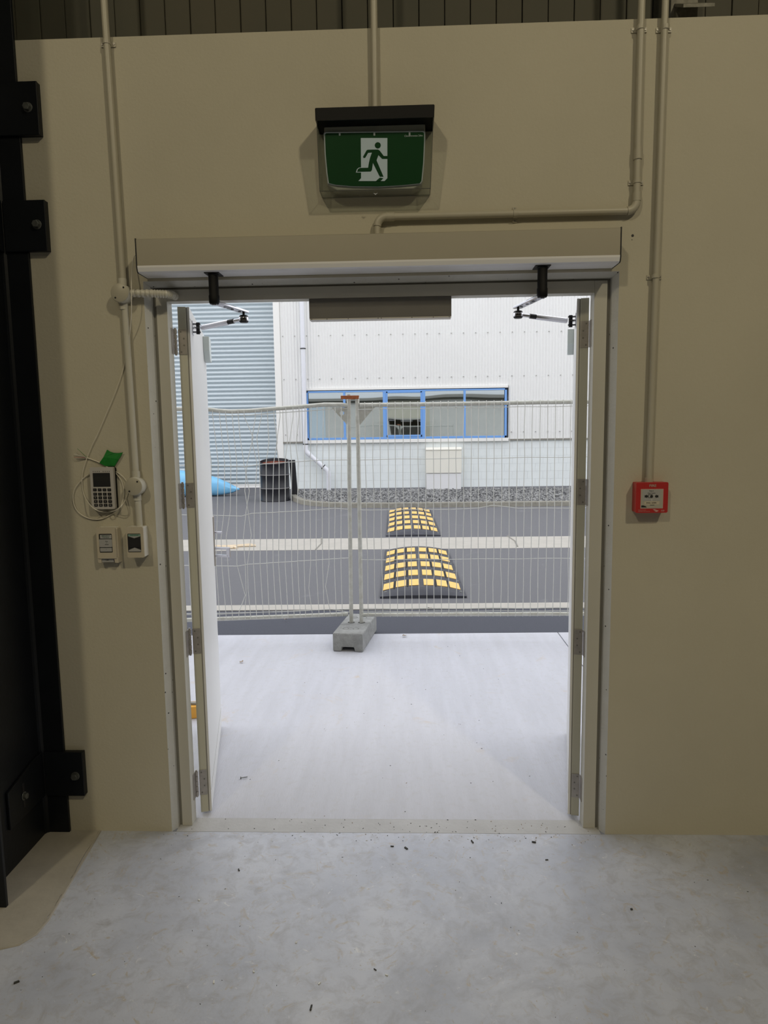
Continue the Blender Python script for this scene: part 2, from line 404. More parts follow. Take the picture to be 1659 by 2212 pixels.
q.add(vs, fs); kb = q.build('kerb', m_kerb, bevel=.02, org=(0, 12, 0))
tag(kb, 'weathered concrete kerb curving around the gravel bed', kind='structure')
gb = [(p.x, p.y, -.03) for p in inner]+[(8, 15.62, -.03), (-2.9, 15.62, -.03)]
gv = tag(MB().prism(gb, (0,0,.065)).build('gravel_bed', m_gravelbed), 'bed of loose grey gravel along the block wall', kind='structure')
# loose stones
q = MB(); rnd = random.Random(3)
def inside(x, y):
    c = False; j = len(gb)-1
    for i in range(len(gb)):
        xi, yi = gb[i][:2]; xj, yj = gb[j][:2]
        if (yi > y) != (yj > y) and x < (xj-xi)*(y-yi)/(yj-yi)+xi: c = not c
        j = i
    return c
OCT = [(0,2,4),(2,1,4),(1,3,4),(3,0,4),(2,0,5),(1,2,5),(3,1,5),(0,3,5)]
cnt = 0
while cnt < 13000:
    x = rnd.uniform(-3.1, 5.3); y = rnd.uniform(12.1, 15.58)
    if not inside(x, y): continue
    cnt += 1; s_ = rnd.uniform(.018, .042); a = rnd.uniform(0, PI); ca, sa = math.cos(a), math.sin(a)
    zz = .035+rnd.uniform(0, .035)
    loc = []
    for vx, vy, vz in ((1,0,0),(-1,0,0),(0,1,0),(0,-1,0),(0,0,1),(0,0,-1)):
        vx *= s_*rnd.uniform(.8,1.3); vy *= s_*rnd.uniform(.5,.9); vz *= s_*rnd.uniform(.5,.9); vx += rnd.uniform(-.3,.3)*s_
        loc.append((x+vx*ca-vy*sa, y+vx*sa+vy*ca, zz+vz))
    q.m = rnd.choice((0,0,1,1,1,2)); q.add(loc, OCT)
o = q.build('loose_stones', m_stones, gv); o['kind'] = 'stuff'

# ================================================================== FAR BUILDING
FY = 15.6
fb = empty('warehouse', (0, FY, 0), 'white corrugated warehouse across the yard with blue window strip and roller shutter', 'building')
RX = -3.43     # shutter / wall corner
WX = (-2.635, 2.56); WZ = (1.375, 2.635)
def corr(name, x0, x1, z0, z1, pitch=.0775, amp=.0125, y=FY):
    q = MB(); n = int((x1-x0)/pitch*6); prev = None; vs = []; fs = []
    for i in range(n+1):
        x = x0+(x1-x0)*i/n; yy = y-amp*math.sin(2*PI*x/pitch)
        vs += [(x, yy, z0), (x, yy, z1)]
        if i: fs.append((2*i-2, 2*i, 2*i+1, 2*i-1))
    k = len(vs); vs += [(x0,y+.02,z0),(x1,y+.02,z0),(x1,y+.02,z1),(x0,y+.02,z1)]; fs.append((k,k+1,k+2,k+3))
    q.add(vs, fs); return q.build(name, m_fclad, fb, smooth=True)
corr('cladding_sheet', -3.28, WX[0]-.02, 1.34, 7.6)
corr('cladding_sheet', WX[0]-.02, WX[1]+.05, WZ[1]+.075, 7.6)
corr('cladding_sheet', WX[1]+.05, 9.5, 1.34, 7.6)
MB().box(RX, -3.27, FY-.03, FY+.3, 0, 7.6).build('corner_flashing', m_fwhite, fb)
MB().box(WX[0], WX[1]+.03, FY-.05, FY+.05, WZ[1]+.02, WZ[1]+.075).build('window_head_flashing', m_fwhite, fb)
MB().box(WX[0]-.05, WX[1]+.05, FY-.06, FY+.05, 1.285, 1.372).build('sill', m_fwhite, fb, bevel=.006)
MB().box(-3.28, 9.5, FY-.02, FY+.03, 1.30, 1.34).build('base_flashing', m_seal, fb)
MB().box(RX-.02, 9.5, FY+.25, FY+9, 0, 7.5).build('rear_volume', m_fclad, fb)
MB().box(-10, 9.6, FY-.15, FY+.1, 7.6, 7.75).build('gutter', m_fwhite, fb)
q = MB(); rr = random.Random(5)
for z in (1.52, 2.95, 4.05, 4.93):
    x = -3.2
    while x < 7.0:
        if not (z < 2.7 and WX[0] < x < WX[1]):
            q.box(x-.008, x+.008, FY-.018, FY, z-.008, z+.008)
        x += .31
q.build('cladding_screws', m_screw, fb)['kind'] = 'stuff'
# block wall
bwall = MB().box(-3.28, 9.5, FY+.035, FY+.25, -.05, 1.30).build('block_wall', m_mortar, fb)
bl = MB(); bl.box(0, .3955, FY+.028, FY+.04, 0, .1955)
blm = bl.mesh('block', m_fblock); 
for r_ in range(7):
    z = .10+.2*r_-.2; x = -3.28-(.2 if r_%2 else 0)
    while x < 6.4:
        if x > -3.3: piece('block', blm, (x, 0, z), bwall)
        else: piece('block', blm, (-3.28, 0, z), bwall, scale=(.47,1,1))
        x += .4
# window
wf = MB()
fw = .055
for (x0, x1, z0, z1) in ((WX[0], WX[1], WZ[0], WZ[0]+fw), (WX[0], WX[1], WZ[1]-fw*.7, WZ[1]), (WX[0], WX[0]+fw, WZ[0], WZ[1]), (WX[1]-fw, WX[1], WZ[0], WZ[1])):
    wf.box(x0, x1, FY-.05, FY+.04, z0, z1)
wfo = wf.build('window', m_blue, fb, bevel=.004)
mull = [W((a+b_)/2/3.53+640, 900, FY)[0] for a, b_ in ((360,378),(660,690),(957,985),(1273,1293))]
for i, x in enumerate(mull):
    MB().box(x-(.045 if i in (1,2) else .028), x+(.045 if i in (1,2) else .028), FY-.048, FY+.04, WZ[0]+fw, WZ[1]-fw*.7).build('mullion', m_blue, wfo, bevel=.004)
# opening sash (middle)
q = MB(); x0, x1 = mull[1]+.045, mull[2]-.045
for a in ((x0,x1,WZ[0]+fw,WZ[0]+fw+.05),(x0,x1,WZ[1]-.075,WZ[1]-.04),(x0,x0+.035,WZ[0]+fw,WZ[1]-.04),(x1-.035,x1,WZ[0]+fw,WZ[1]-.04)):
    q.box(a[0],a[1],FY-.06,FY-.02,a[2],a[3])
q.build('opening_sash', m_blue, wfo, bevel=.003)
edges = [WX[0]+fw]+mull+[WX[1]-fw]
for i in range(5):
    MB().box(edges[i]+.01, edges[i+1]-.01, FY+.0, FY+.012, WZ[0]+.03, WZ[1]-.02).build('pane', gl, wfo)
MB().box(WX[0], WX[1], FY+.1, FY+.24, WZ[0]-.05, WZ[1]+.05).build('window_backing', m_wood, wfo)
# roller shutter
sh = MB().box(-9.6, RX, FY+.38, FY+.42, .13, 7.5).build('roller_shutter', m_mortar, fb)
SP = .1115
prof = [(.026,.0),(.036,.010),(.024,.021),(-.004,.028),(-.020,.040),(-.028,.056),(-.026,.074),(-.012,.090),(.008,.098),(.018,.104),(.026,SP)]
sm = MB(); pp = [(0, y, z) for y, z in prof]+[(0,.045,SP),(0,.045,0)]
sm.prism([(-9.55, FY+.33+y, z) for _, y, z in pp], (9.55+RX-.02, 0, 0)); slm = sm.mesh('slat', m_slat, smooth=False)
for i in range(50): piece('slat', slm, (0, 0, .215+i*SP), sh)
MB().box(-9.55, RX-.01, FY+.30, FY+.36, .135, .215).build('bottom_bar', m_fwhite, sh)
MB().box(-10, -9.55, FY, FY+.5, 0, 7.6).build('corner_flashing', m_fwhite, fb)
MB().box(-9.6, RX, FY, FY+.5, 5.9, 7.6).build('shutter_head_panel', m_fclad, fb)

# downpipe
dpth = [(650,630),(661,952),(663,972)]
dp = empty('downpipe', W(711,1063,FY-.1), 'white plastic downpipe with a slanting offset beside the blue window', 'downpipe')
y = FY-.135
P = lambda a, b_: W(a, b_, y)
r_ = .058
top = P(652, 753); x_t = -2.665
a0 = Vector((x_t, y, 7.5)); a1 = Vector((x_t, y, 1.14)); a2 = Vector((-2.60, y, 1.03)); a3 = Vector((-2.13, y, .60)); a4 = Vector((-2.085, y, .49)); a5 = Vector((-2.085, y, .02))
MB().tube([a0, a1], r_, 16).build('upper_pipe', m_pvc, dp, smooth=True)
MB().tube([a1+Vector((0,0,.14)), a1, a1.lerp(a2,.5)+Vector((-.01,0,-.01)), a2, a2.lerp(a3,.1)], r_+.008, 16).build('elbow', m_pvc, dp, smooth=True)
MB().tube([a2, a3], r_, 16).build('slanting_pipe', m_pvc, dp, smooth=True)
MB().tube([a2.lerp(a3,.84), a3, a3.lerp(a4,.5)+Vector((.008,0,.004)), a4, a4-Vector((0,0,.06))], r_+.008, 16).build('elbow', m_pvc, dp, smooth=True)
MB().tube([a4, a5], r_, 16).build('outlet_pipe', m_pvc, dp, smooth=True)
for p, d in ((Vector((x_t,y,W(652,753,y).z)), (0,0,1)), (Vector((x_t,y,1.275)), (0,0,1)), (a2.lerp(a3,.82), (a3-a2).normalized())):
    d = Vector(d); MB().tube([p-d*.012, p+d*.012], r_+.016, 16).build('clip', m_black, dp, smooth=True)

# meter cabinet
mc = empty('meter_cabinet', (.92, 15.42, 0), 'cream meter cabinet with white lower half on the grey block wall', 'cabinet')
MB().box(.475, 1.375, 15.42, FY+.02, .0, .475).build('lower_box', m_meter2, mc, bevel=.008)
MB().box(.46, 1.385, 15.40, FY+.02, .482, 1.075).build('door', m_meter, mc, bevel=.008)
q = MB(); q.prism([(.455,15.385,1.075),(.455,15.385,1.10),(.455,15.42,1.15),(.455,FY+.02,1.15),(.455,FY+.02,1.075)], (.935,0,0)); q.build('lid', m_meter, mc, bevel=.006)

# oil drum
dc = Vector((-3.13, 13.56, 0)); R_ = .335
dr = empty('oil_drum', dc, 'black steel oil drum with rusty red open top', 'drum')
H_ = .925
prof = [(0,.0),(R_,.0),(R_+.01,.012),(R_,.025)]
for z in (.30, .61): prof += [(R_, z-.02), (R_+.014, z), (R_, z+.02)]
prof += [(R_, H_-.06), (R_+.004, H_-.045)]
def tilt(q):
    q.v = [(x, y, z+(max(0, z-.66)/.265)*(y-dc.y)*.17) for x, y, z in q.v]; return q
tilt(MB().lathe(prof, dc, 40)).build('body', m_drum, dr, smooth=True)
for z in (.30, .61): MB().lathe([(R_+.008,z-.010),(R_+.018,z),(R_+.008,z+.010)], dc, 40).build('rolling_hoop', m_drumring, dr, smooth=True)
tilt(MB().lathe([(R_+.002,H_-.05),(R_+.01,H_-.03),(R_+.012,H_),(R_-.012,H_+.004),(R_-.016,H_-.05)], dc, 40)).build('rim', m_drum, dr, smooth=True)
tilt(MB().lathe([(R_-.010,H_+.002),(R_-.018,H_-.16),(0,H_-.17)], dc, 40)).build('rusty_liner', m_rust, dr, smooth=True)
q = MB()
for k in range(9):
    a = rr.uniform(0, 2*PI); rad = rr.uniform(0, .22); p = dc+Vector((rad*math.cos(a), rad*math.sin(a), H_-.12))
    q.obox(p, p+Vector((rr.uniform(-.1,.1), rr.uniform(-.1,.1), rr.uniform(.02,.10))), .05, .02)
q.build('scrap_inside', m_rust, dr)
# strip of black rubber leaning behind the drum
q = MB(); q.prism([(-2.80,13.95,.0),(-2.66,13.95,.0),(-2.72,14.02,.93),(-2.86,14.02,.93)], (0,.05,0)); q.prism([(-2.80,13.9,.0),(-2.42,13.98,.0),(-2.40,14.3,.0),(-2.80,14.2,.0)], (0,0,.05))
o = q.build('rubber_sheet', m_black, bevel=.008, org=(-2.7,14,0)); tag(o, 'black rubber sheet standing behind the oil drum', 'rubber sheet')

# pale blue inflated bag
q = MB(); nx = 26; nn = 22
x0, x1 = -7.2, -4.30; vs = []; fs = []
for i in range(nx+1):
    t = i/nx; x = x0+(x1-x0)*t; u = (x1-x)/1.5
    hgt = .72*min(1, (1-math.exp(-2.6*max(u,0)))*1.0); wd = .66*min(1, (1-math.exp(-2.2*max(u,0)))); cz = max(hgt*.5, .0)+.17*math.exp(-6*max(u,0))
    if i == nx: hgt = .01; wd = .10; cz = .17
    for k in range(nn):
        a = 2*PI*k/nn; ca, sa = math.cos(a), math.sin(a)
        yy = 14.85+wd*.5*math.copysign(abs(ca)**.8, ca); z = cz+hgt*.5*math.copysign(abs(sa)**.85, sa)
        vs.append((x+.02*math.sin(7*a+i), yy, max(z+.006*math.sin(3*a+i*1.7), .0)))
for i in range(nx):
    for k in range(nn): fs.append((i*nn+k, i*nn+(k+1)%nn, (i+1)*nn+(k+1)%nn, (i+1)*nn+k))
fs += [tuple(range(nn)), tuple(nx*nn+k for k in range(nn))]
q.add(vs, fs); o = q.build('plastic_bag', m_bag, smooth=True, org=(-5.8,14.95,0)); tag(o, 'pale blue puffed plastic bag lying before the roller shutter', 'bag')

# ================================================================== SPEED BUMPS
def bump_thing(xc, w, y0, skew, label, rows, capn, pit):
    y1 = y0+capn*2+pit*5
    t = empty('speed_bump', (xc, (y0+y1)/2, 0), label, 'speed bump', 'rubber speed bumps on the yard road')
    H0 = .062
    zf = lambda u: .012+H0*max(0, 1-(abs(u)/(w/2))**2.2)
    def sect(ya, yb, endcap):
        N = 16; vs = []; fs = []; M_ = 5 if endcap else 1
        for j in range(M_+1):
            tt = j/M_; yy = ya+(yb-ya)*tt; f = 1.0 if not endcap else (math.sin(PI/2*(.12+.88*tt)) if endcap > 0 else math.sin(PI/2*(1-.88*tt)))
            for i in range(N+1):
                u = -w/2+w*i/N; vs.append((xc+u+skew*(yy-y0), yy, .012+(zf(u)-.012)*f))
        for j in range(M_):
            for i in range(N): a = j*(N+1)+i; fs.append((a, a+1, a+N+2, a+N+1))
        nb = len(vs); vs += [(x_, y_, -.008) for x_, y_, _ in vs[:]]
        for i in range(N): fs.append((i, i+nb, i+1+nb, i+1)); k0 = M_*(N+1); fs.append((k0+i, k0+i+1, k0+i+1+nb, k0+i+nb))
        for j in range(M_): a = j*(N+1); c2 = (j+1)*(N+1); fs.append((a, c2, c2+nb, a+nb)); fs.append((a+N, a+N+nb, c2+N+nb, c2+N))
        return MB().add(vs, fs).build('end_cap' if endcap else 'rubber_module', m_rubber, t, smooth=True)
    sect(y0, y0+capn, 1)
    nm = 5; bnd = [y0+capn+pit*i for i in range(6)]
    rows = [(bnd[i]+bnd[i+1])/2-pit*.04 for i in range(5)]
    sect(y1-capn, y1, -1)
    for i in range(nm):
        sect(bnd[i]+.004, bnd[i+1]-.004, 0)
        lt = (bnd[i+1]-bnd[i])
        for cx in cols:
            hw_ = .0505*w/.83; hl = lt*.285; u = cx*w/.83
            za = zf(u-hw_); zb = zf(u+hw_)
            a = xc+u+skew*(rows[i]-y0)
            qd = [(a-hw_, rows[i]-hl, za+.002), (a+hw_, rows[i]-hl, zb+.002), (a+hw_, rows[i]+hl, zb+.002), (a-hw_, rows[i]+hl, za+.002)]
            MB().prism(qd, (0,0,.005)).build('reflector', m_yellow, t)
        # grooves between reflector columns
        for cx in grooves:
            u = cx*w/.83; z = zf(u)
            MB().box(xc+u-.008+skew*(rows[i]-y0), xc+u+.008+skew*(rows[i]-y0), rows[i]-lt*.36, rows[i]+lt*.36, z-.004, z+.003).build('rib', m_blackp, t)
    # anchor bolts
    for u, yy in ((-w*.44, y0+.13), (0, y0+.07), (w*.44, y0+.13)):
        z = .012+(zf(u)-.012)*.5; MB().lathe([(0,.016),(.014,.012),(.018,.0)], (xc+u, yy, z), 12).build('anchor_bolt', m_bolt, t, smooth=True)
    for i in range(nm-1):
        for sg in (-1, 1):
            MB().lathe([(0,.012),(.010,.008),(.013,.0)], (xc+sg*w*.455+skew*(bnd[i+1]-y0), bnd[i+1], zf(w*.455)), 10).build('anchor_bolt', m_bolt, t, smooth=True)
    return t
cols = [-.338, -.211, -.080, .066, .197, .324]
grooves = [-.2745, -.1455, .1315, .2605]
bump_thing(.135, .84, 3.955, -.012, 'near black rubber speed bump with five rows of yellow blocks, beside the fence foot', None, .12, .482)
bump_thing(.075, .85, 7.86, -.016, 'far black rubber speed bump with yellow blocks, beyond the pale channel', None, .16, .645)

# ================================================================== TEMPORARY FENCE
FZ0, FZ1 = .20, 1.80
def gusset(p, sx, parent, hole=True):
    """triangular plate in a panel corner; sx=+1 extends to +x"""
    q = MB(); a = Vector(p); L = .115; N = 14
    tri = [a, a+Vector((sx*L,0,0)), a+Vector((0,0,-L*1.15))]
    if hole:
        c_ = a+Vector((sx*L*.34,0,-L*.36)); rr_ = .0165
        circ = [c_+Vector((rr_*math.cos(2*PI*k/N),0,rr_*math.sin(2*PI*k/N))) for k in range(N)]
        idx = tessellate_polygon([tri, circ]); allp = tri+circ
        vs = allp+[v+Vector((0,.004,0)) for v in allp]; n_ = len(allp)
        fs = [tuple(t) for t in idx]+[tuple(i+n_ for i in t[::-1]) for t in idx]
        fs += [(i,(i+1)%3,(i+1)%3+n_,i+n_) for i in range(3)]+[(3+i,3+(i+1)%N,3+(i+1)%N+n_,3+i+n_) for i in range(N)]
        q.add(vs, fs)
    else: q.prism(tri, (0,.004,0))
    return q.build('corner_plate', m_fence, parent)
TR = .0155
# right panel
fr = empty('mesh_fence', (.7, 2.6, .1), 'straight galvanised mesh fence panel running right from the concrete foot', 'fence', 'temporary mesh fences')
XP = -.372
MB().tube([(XP,2.602,.085),(XP-.002,2.602,1.868)], TR, 14).build('post', m_fence, fr, smooth=True)
MB().tube([(2.03,2.602,.085),(2.03,2.602,1.868)], TR, 14).build('post', m_fence, fr, smooth=True)
MB().tube([(XP,2.602,FZ0),(2.03,2.602,FZ0)], TR, 14).build('bottom_rail', m_fence, fr, smooth=True)
MB().tube([(XP+.015,2.602,1.806),(.3,2.602,1.803),(1.0,2.602,1.806),(2.03,2.602,1.803)], TR, 14).build('top_rail', m_fence, fr, smooth=True)
gusset((XP+.014,2.602,1.79), 1, fr, False)
wr = .0028
x = XP+.0565*.95; rw = random.Random(11)
while x < 2.01:
    pts = [(x+rw.uniform(-.004,.004)*(0 if z in (.2,1.8) else 1), 2.586, z) for z in (.20,.44,.634,.83,1.018,1.2,1.399,1.6,1.775)]
    pts += [(x,2.584,1.80),(x,2.592,1.822),(x,2.602,1.824)]
    pts = [(x,2.598,.184)]+pts
    MB().tube(pts, wr, 5).build('wire', m_wire, fr)
    x += .0565
for i, z in enumerate((.228,.250,.634,1.018,1.399,1.774)):
    pts = []
    for k in range(25):
        xx = XP+(2.03-XP)*k/24; dz = .002*math.sin(k*1.3+i)
        if i == 3: dz += .028*math.exp(-((xx-.66)/.10)**2)
        pts.append((xx, 2.590, z+dz))
    MB().tube(pts, wr, 5).build('wire', m_wire, fr)
# left panel (turned slightly, bent and dented)
LX0 = -.452; LS = .105
def PLh(px, py):
    n_ = Vector((-LS, 1, 0)); r = ray(px, py); p0 = Vector((LX0, 2.605, 0)); return CO+r*((p0-CO).dot(n_)/r.dot(n_))
ly = lambda x: 2.605+LS*(x-LX0)
fl_ = empty('mesh_fence', (-1.6, 2.5, .1), 'dented galvanised mesh fence panel with bent wires left of the concrete foot', 'fence', 'temporary mesh fences')
MB().tube([(LX0,2.605,.085),(LX0+.006,2.605,1.2),(LX0+.014,2.605,1.885)], TR, 14).build('post', m_fence, fl_, smooth=True)
LE = -2.75
MB().tube([(LE,ly(LE),.085),(LE,ly(LE),1.86)], TR, 14).build('post', m_fence, fl_, smooth=True)
q0 = [PLh(*a) for a in ((752,1326.5),(640,1331),(500,1336),(414,1339))]
ext = q0[-1]; MB().tube(q0+[Vector((LE, ly(LE), ext.z))], TR, 14).build('bottom_rail', m_fence, fl_, smooth=True)
q0 = [PLh(*a) for a in ((754,877),(738,874),(700,874),(640,879.5),(590,883),(540,887.5),(500,889),(470,887),(450,884.5),(390,883.5))]
MB().tube([Vector((LX0+.006,2.605,q0[0].z))]+q0+[Vector((LE, ly(LE), 1.80))], TR, 14).build('top_rail', m_fence, fl_, smooth=True)
gp = PLh(752,880); gusset((LX0+.0, gp.y-.003, gp.z), -1, fl_, True)
ys = [900,1000,1103,1218,1322]
T = [[446,461,475.8,489,503,516,529,553,566,579,593,606,619,634,647,660,673,686,699,711.7,725,738],
     [458,473,486.6,500,513,528,535,556,562,576,592,604,616.7,631,645,658.6,671,684.7,697.7,711.4,724.9,738],
     [457,471,485.6,499,512.5,533,537,550.7,563.7,576.8,589.8,603.7,617.3,630.3,643.3,657.8,670.8,683.8,696.8,711.3,724.3,737.3],
     [455,468,480.4,493.7,513,531,536,549,563,577.6,591,602.8,617,631,644,657.8,671.7,683.8,697.4,711.3,722.9,737],
     [461,475.5,489.4,503,517,530.5,542,555,569.5,582.5,597,610,623,636,649,660.7,675,689.6,701,714,727,740]]
MID = {5:[(945,520),(1060,540),(1160,527),(1280,533)], 4:[(1285,531)], 6:[(945,548),(1060,530),(1155,544),(1270,537)], 7:[(950,545)], 8:[(945,556)], 9:[(955,582)],
       10:[(955,600)], 11:[(960,598)], 12:[(950,622)], 13:[(950,627)], 14:[(960,640)], 16:[(1270,668)], 10.5:[], 19:[(1265,704)], 3:[(1160,490)], 2:[(1160,479)]}
for i in range(22):
    pp = [(T[j][i], ys[j]) for j in range(5)]+[(x_, y_) for y_, x_ in MID.get(i, [])]
    pp.sort(key=lambda a: a[1])
    P0 = [PLh(x_, y_)+Vector((0,-.018,0)) for x_, y_ in pp]
    t0 = P0[0].copy(); t0.z = 1.795+(-.02 if i < 12 else 0); b0 = P0[-1].copy(); b0.z = .195
    MB().tube([t0]+P0+[b0], wr, 5).build('wire', m_wire, fl_)
x = PLh(446,900).x-.055
while x > LE+.03:
    j = lambda: x+rw.uniform(-.006,.006)
    MB().tube([(j(),ly(x)-.018,z) for z in (.19,.44,.634,.83,1.018,1.2,1.399,1.6,1.79)], wr, 5).build('wire', m_wire, fl_)
    x -= .0565
HW = [[(755,882),(717,884),(660,888),(600,892),(540,897),(500,898),(451,897),(400,894)],
      [(755,993),(700,993.5),(628,998),(571,1002),(533,1007.5),(459.5,1006),(395,1005)],
      [(752,1099.7),(722.6,1098),(641,1104),(543.6,1109),(522,1114.6),(462,1113),(395,1112)],
      [(753,1204.7),(640,1212),(536,1218.6),(513,1222.6),(466.8,1222),(395,1221)],
      [(756,1315),(700,1316),(600,1321),(475,1324),(400,1325)],
      [(756,1322),(714,1315),(650,1319),(560,1322),(475,1326),(400,1327)]]
for h in HW:
    pp = [PLh(*a)+Vector((0,-.012,0)) for a in h]
    MB().tube(pp+[Vector((LE, ly(LE), pp[-1].z))], wr, 5).build('wire', m_wire, fl_)
# rusty clamp joining the posts
q = MB(); cz = W(757,858.5,2.6).z
cl = empty('fence_clamp', (-.42, 2.6, cz), 'orange rusty clamp joining the tops of the two fence posts', 'clamp')
xa, xb = W(736,858,2.58).x, W(775,858,2.58).x
MB().box(xa, xb, 2.576, 2.583, cz-.013, cz+.013).build('front_plate', m_orust, cl, bevel=.002)
MB().box(xa+.03, xb, 2.623, 2.630, cz-.013, cz+.013).build('rear_plate', m_orust, cl, bevel=.002)
MB().tube([((xa+xb)/2+.03,2.565,cz),((xa+xb)/2+.03,2.64,cz)], .006, 8).build('clamp_bolt', m_orust, cl)
# concrete foot
A = Vector((-.568,2.320,0)); B_ = Vector((-.344,2.297,0)); Cc = Vector((-.267,2.851,0))
xd = (B_-A).normalized(); yd = (Cc-B_).normalized(); Lw = (B_-A).length; Ll = (Cc-B_).length; HB = .137
ft = empty('footing_block', (A+B_+Cc-B_)/2*1.0, 'grey concrete footing block with holes holding both fence posts', 'concrete block')
pr = [(0,0),(.062,0),(.068,.032),(.158,.032),(.164,0),(Lw,0),(Lw,HB),(0,HB)]
poly = [A+xd*u+Vector((0,0,v+.001)) for u, v in pr]
fo = MB().prism(poly, yd*Ll).build('block_body', m_footing, ft, bevel=.008)
def fpt(u, v): return A+xd*u+yd*v+Vector((0,0,HB+.001))
for u, v in ((.072,.125),(.148,.125),(.072,.44),(.148,.44)):
    p = fpt(u, v); MB().lathe([(0,-.001),(.019,-.001),(.0215,.0012),(.024,.0006)], p, 20).build('post_hole', m_hole, ft, smooth=True)
for p in ((LX0,2.605),(XP,2.602)):
    MB().lathe([(.0175,.001),(.026,.0012),(.028,.0004)], (p[0],p[1],HB+.0015), 20).build('post_hole', m_hole, ft, smooth=True)

# ================================================================== DOOR FRAME AND LEAVES
d1 = empty('door_1', (-.1, .07, 0), 'cream painted steel double door frame set in the wall opening', kind='structure')
FX0, FX1, FZ = -.950, .745, 2.158
IX0, IX1, IZ = -.908, .697, 2.1135
def prof_jamb(xo, xi, name):
    s_ = 1 if xi > xo else -1
    q = MB(); q.prism([(xo,.043,0),(xi,.043,0),(xi,.098,0),(xi-s_*.014,.098,0),(xi-s_*.014,.115,0),(xo,.115,0)], (0,0,FZ)); return q.build(name, m_frame, d1, bevel=.0015)
prof_jamb(FX0, IX0, 'jamb'); prof_jamb(FX1, IX1, 'jamb')
q = MB(); q.prism([(IX0,.0431,FZ),(IX0,.0431,IZ),(IX0,.098,IZ),(IX0,.098,IZ+.014),(IX0,.115,IZ+.014),(IX0,.115,FZ)], (IX1-IX0,0,0)); q.build('head', m_frame, d1, bevel=.0015)
q = MB()
q.box(xl+.0005, FX0-.0005, .050, .115, 0, FZ); q.box(FX1+.0005, xr-.0005, .050, .115, 0, FZ); q.box(xl+.0005, xr-.0005, .050, .115, FZ+.0005, zt-.0005)
q.build('sealant_gap', m_seal, d1)

def leaf(n, hin, far, sgn, label, hz):
    """hin: inner hinge-side corner, far: inner far corner; leaf thickness towards outside"""
    hin = Vector((*hin,0)); far = Vector((*far,0)); d = (far-hin).normalized(); L = (far-hin).length
    nrm = Vector((-d.y, d.x, 0))*sgn; th = .045
    t = empty(n, hin, label, kind='structure')
    z0, z1 = .015, 2.108
    def slab(name, u0, u1, w0, w1, za, zb, m, bevel=.0015, p=t):
        a = hin+d*u0; bq = hin+d*u1
        poly = [a+nrm*w0, bq+nrm*w0, bq+nrm*w1, a+nrm*w1]
        return MB().prism([v+Vector((0,0,za)) for v in poly], (0,0,zb-za)).build(name, m, p, bevel=bevel)
    slab('face_skin', .003, L, 0, .010, z0, z1, m_leaf)
    slab('edge_channel', .0, L, .0135, th, z0, z1, m_leafedge)
    slab('core', .002, L-.002, .0101, .0134, z0+.002, z1-.002, m_seal, 0)
    slab('face_joint', .012, L-.004, -.0006, .0, z0+.09, z0+.092, m_seal, 0)
    slab('top_joint', .012, .30, -.0006, .0, z1-.045, z1-.043, m_seal, 0)
    # hinges
    for (za, zb) in hz:
        ho = slab('hinge', -.0025, .0005, .014, .046, za, zb, m_hinge, .0004)
        kc = hin+nrm*(.0565)-d*.006
        for i in range(5):
            h = (zb-za)/5
            MB().tube([kc+Vector((0,0,za+h*i+.0015)), kc+Vector((0,0,za+h*(i+1)-.0015))], .0072, 12).build('knuckle', m_hinge, ho, smooth=True)
        MB().tube([kc+Vector((0,0,za-.004)), kc+Vector((0,0,zb+.004))], .0045, 10).build('pin', m_hinge, ho, smooth=True)
        a = kc+Vector((0,-.003,0)); bx = (IX0 if sgn > 0 else IX1)
        MB().box(bx, bx+(.002 if sgn>0 else -.002), .072, .0995, za, zb).build('frame_plate', m_hinge, ho)
        for i, w_ in enumerate((.036, .025, .025, .036)):
            c_ = hin-d*.0025+nrm*w_+Vector((0,0,za+(zb-za)*(.1+.8*i/3)))
            MB().tube([c_-d*.0008, c_+d*.0005], .0034, 12).build('screw', m_screw, ho)
    return t, d, nrm, hin, L, slab
hzL = [(1.924,2.021),(1.319,1.419),(.711,.818),(.094,.205)]
hzR = [(1.922,2.022),(1.316,1.418),(.707,.812),(.096,.199)]
tL, dL, nL, hL, LL, slabL = leaf('door_2', (-.850,.128), (-1.046,1.016), 1, 'open left door leaf, white inner face turned outward', hzL)
tR, dR, nR, hR, LR, slabR = leaf('door_3', (.651,.116), (.831,.932), -1, 'open right door leaf seen almost edge on', hzR)
# lock edge strip and levers on the left leaf's far edge
zc = W(466,1168,1.0).z
lk = slabL('lock_plate', LL-.03, LL+.004, -.006, .03, zc-.135, zc+.13, m_hinge, .001)
MB().tube([hL+dL*(LL-.01)+Vector((0,0,zc+.045)), hL+dL*(LL-.01)+Vector((.05,-.01,zc+.045))], .006, 10).build('thumb_turn', m_chrome, lk, smooth=True)
hb = hL+dL*(LL-.015)
MB().obox(hb+Vector((0,0,zc-.04)), hb+Vector((.085,-.02,zc-.04)), .02, .012).build('lever', m_chrome, lk, bevel=.002)
MB().obox(hb+Vector((0,0,zc-.08)), hb+Vector((.08,-.02,zc-.08)), .02, .012).build('lever', m_chrome, lk, bevel=.002)
MB().obox(hb+Vector((.082,-.02,zc-.086)), hb+Vector((.082,-.02,zc-.034)), .02, .012, (0,1,0)).build('lever', m_chrome, lk, bevel=.002)
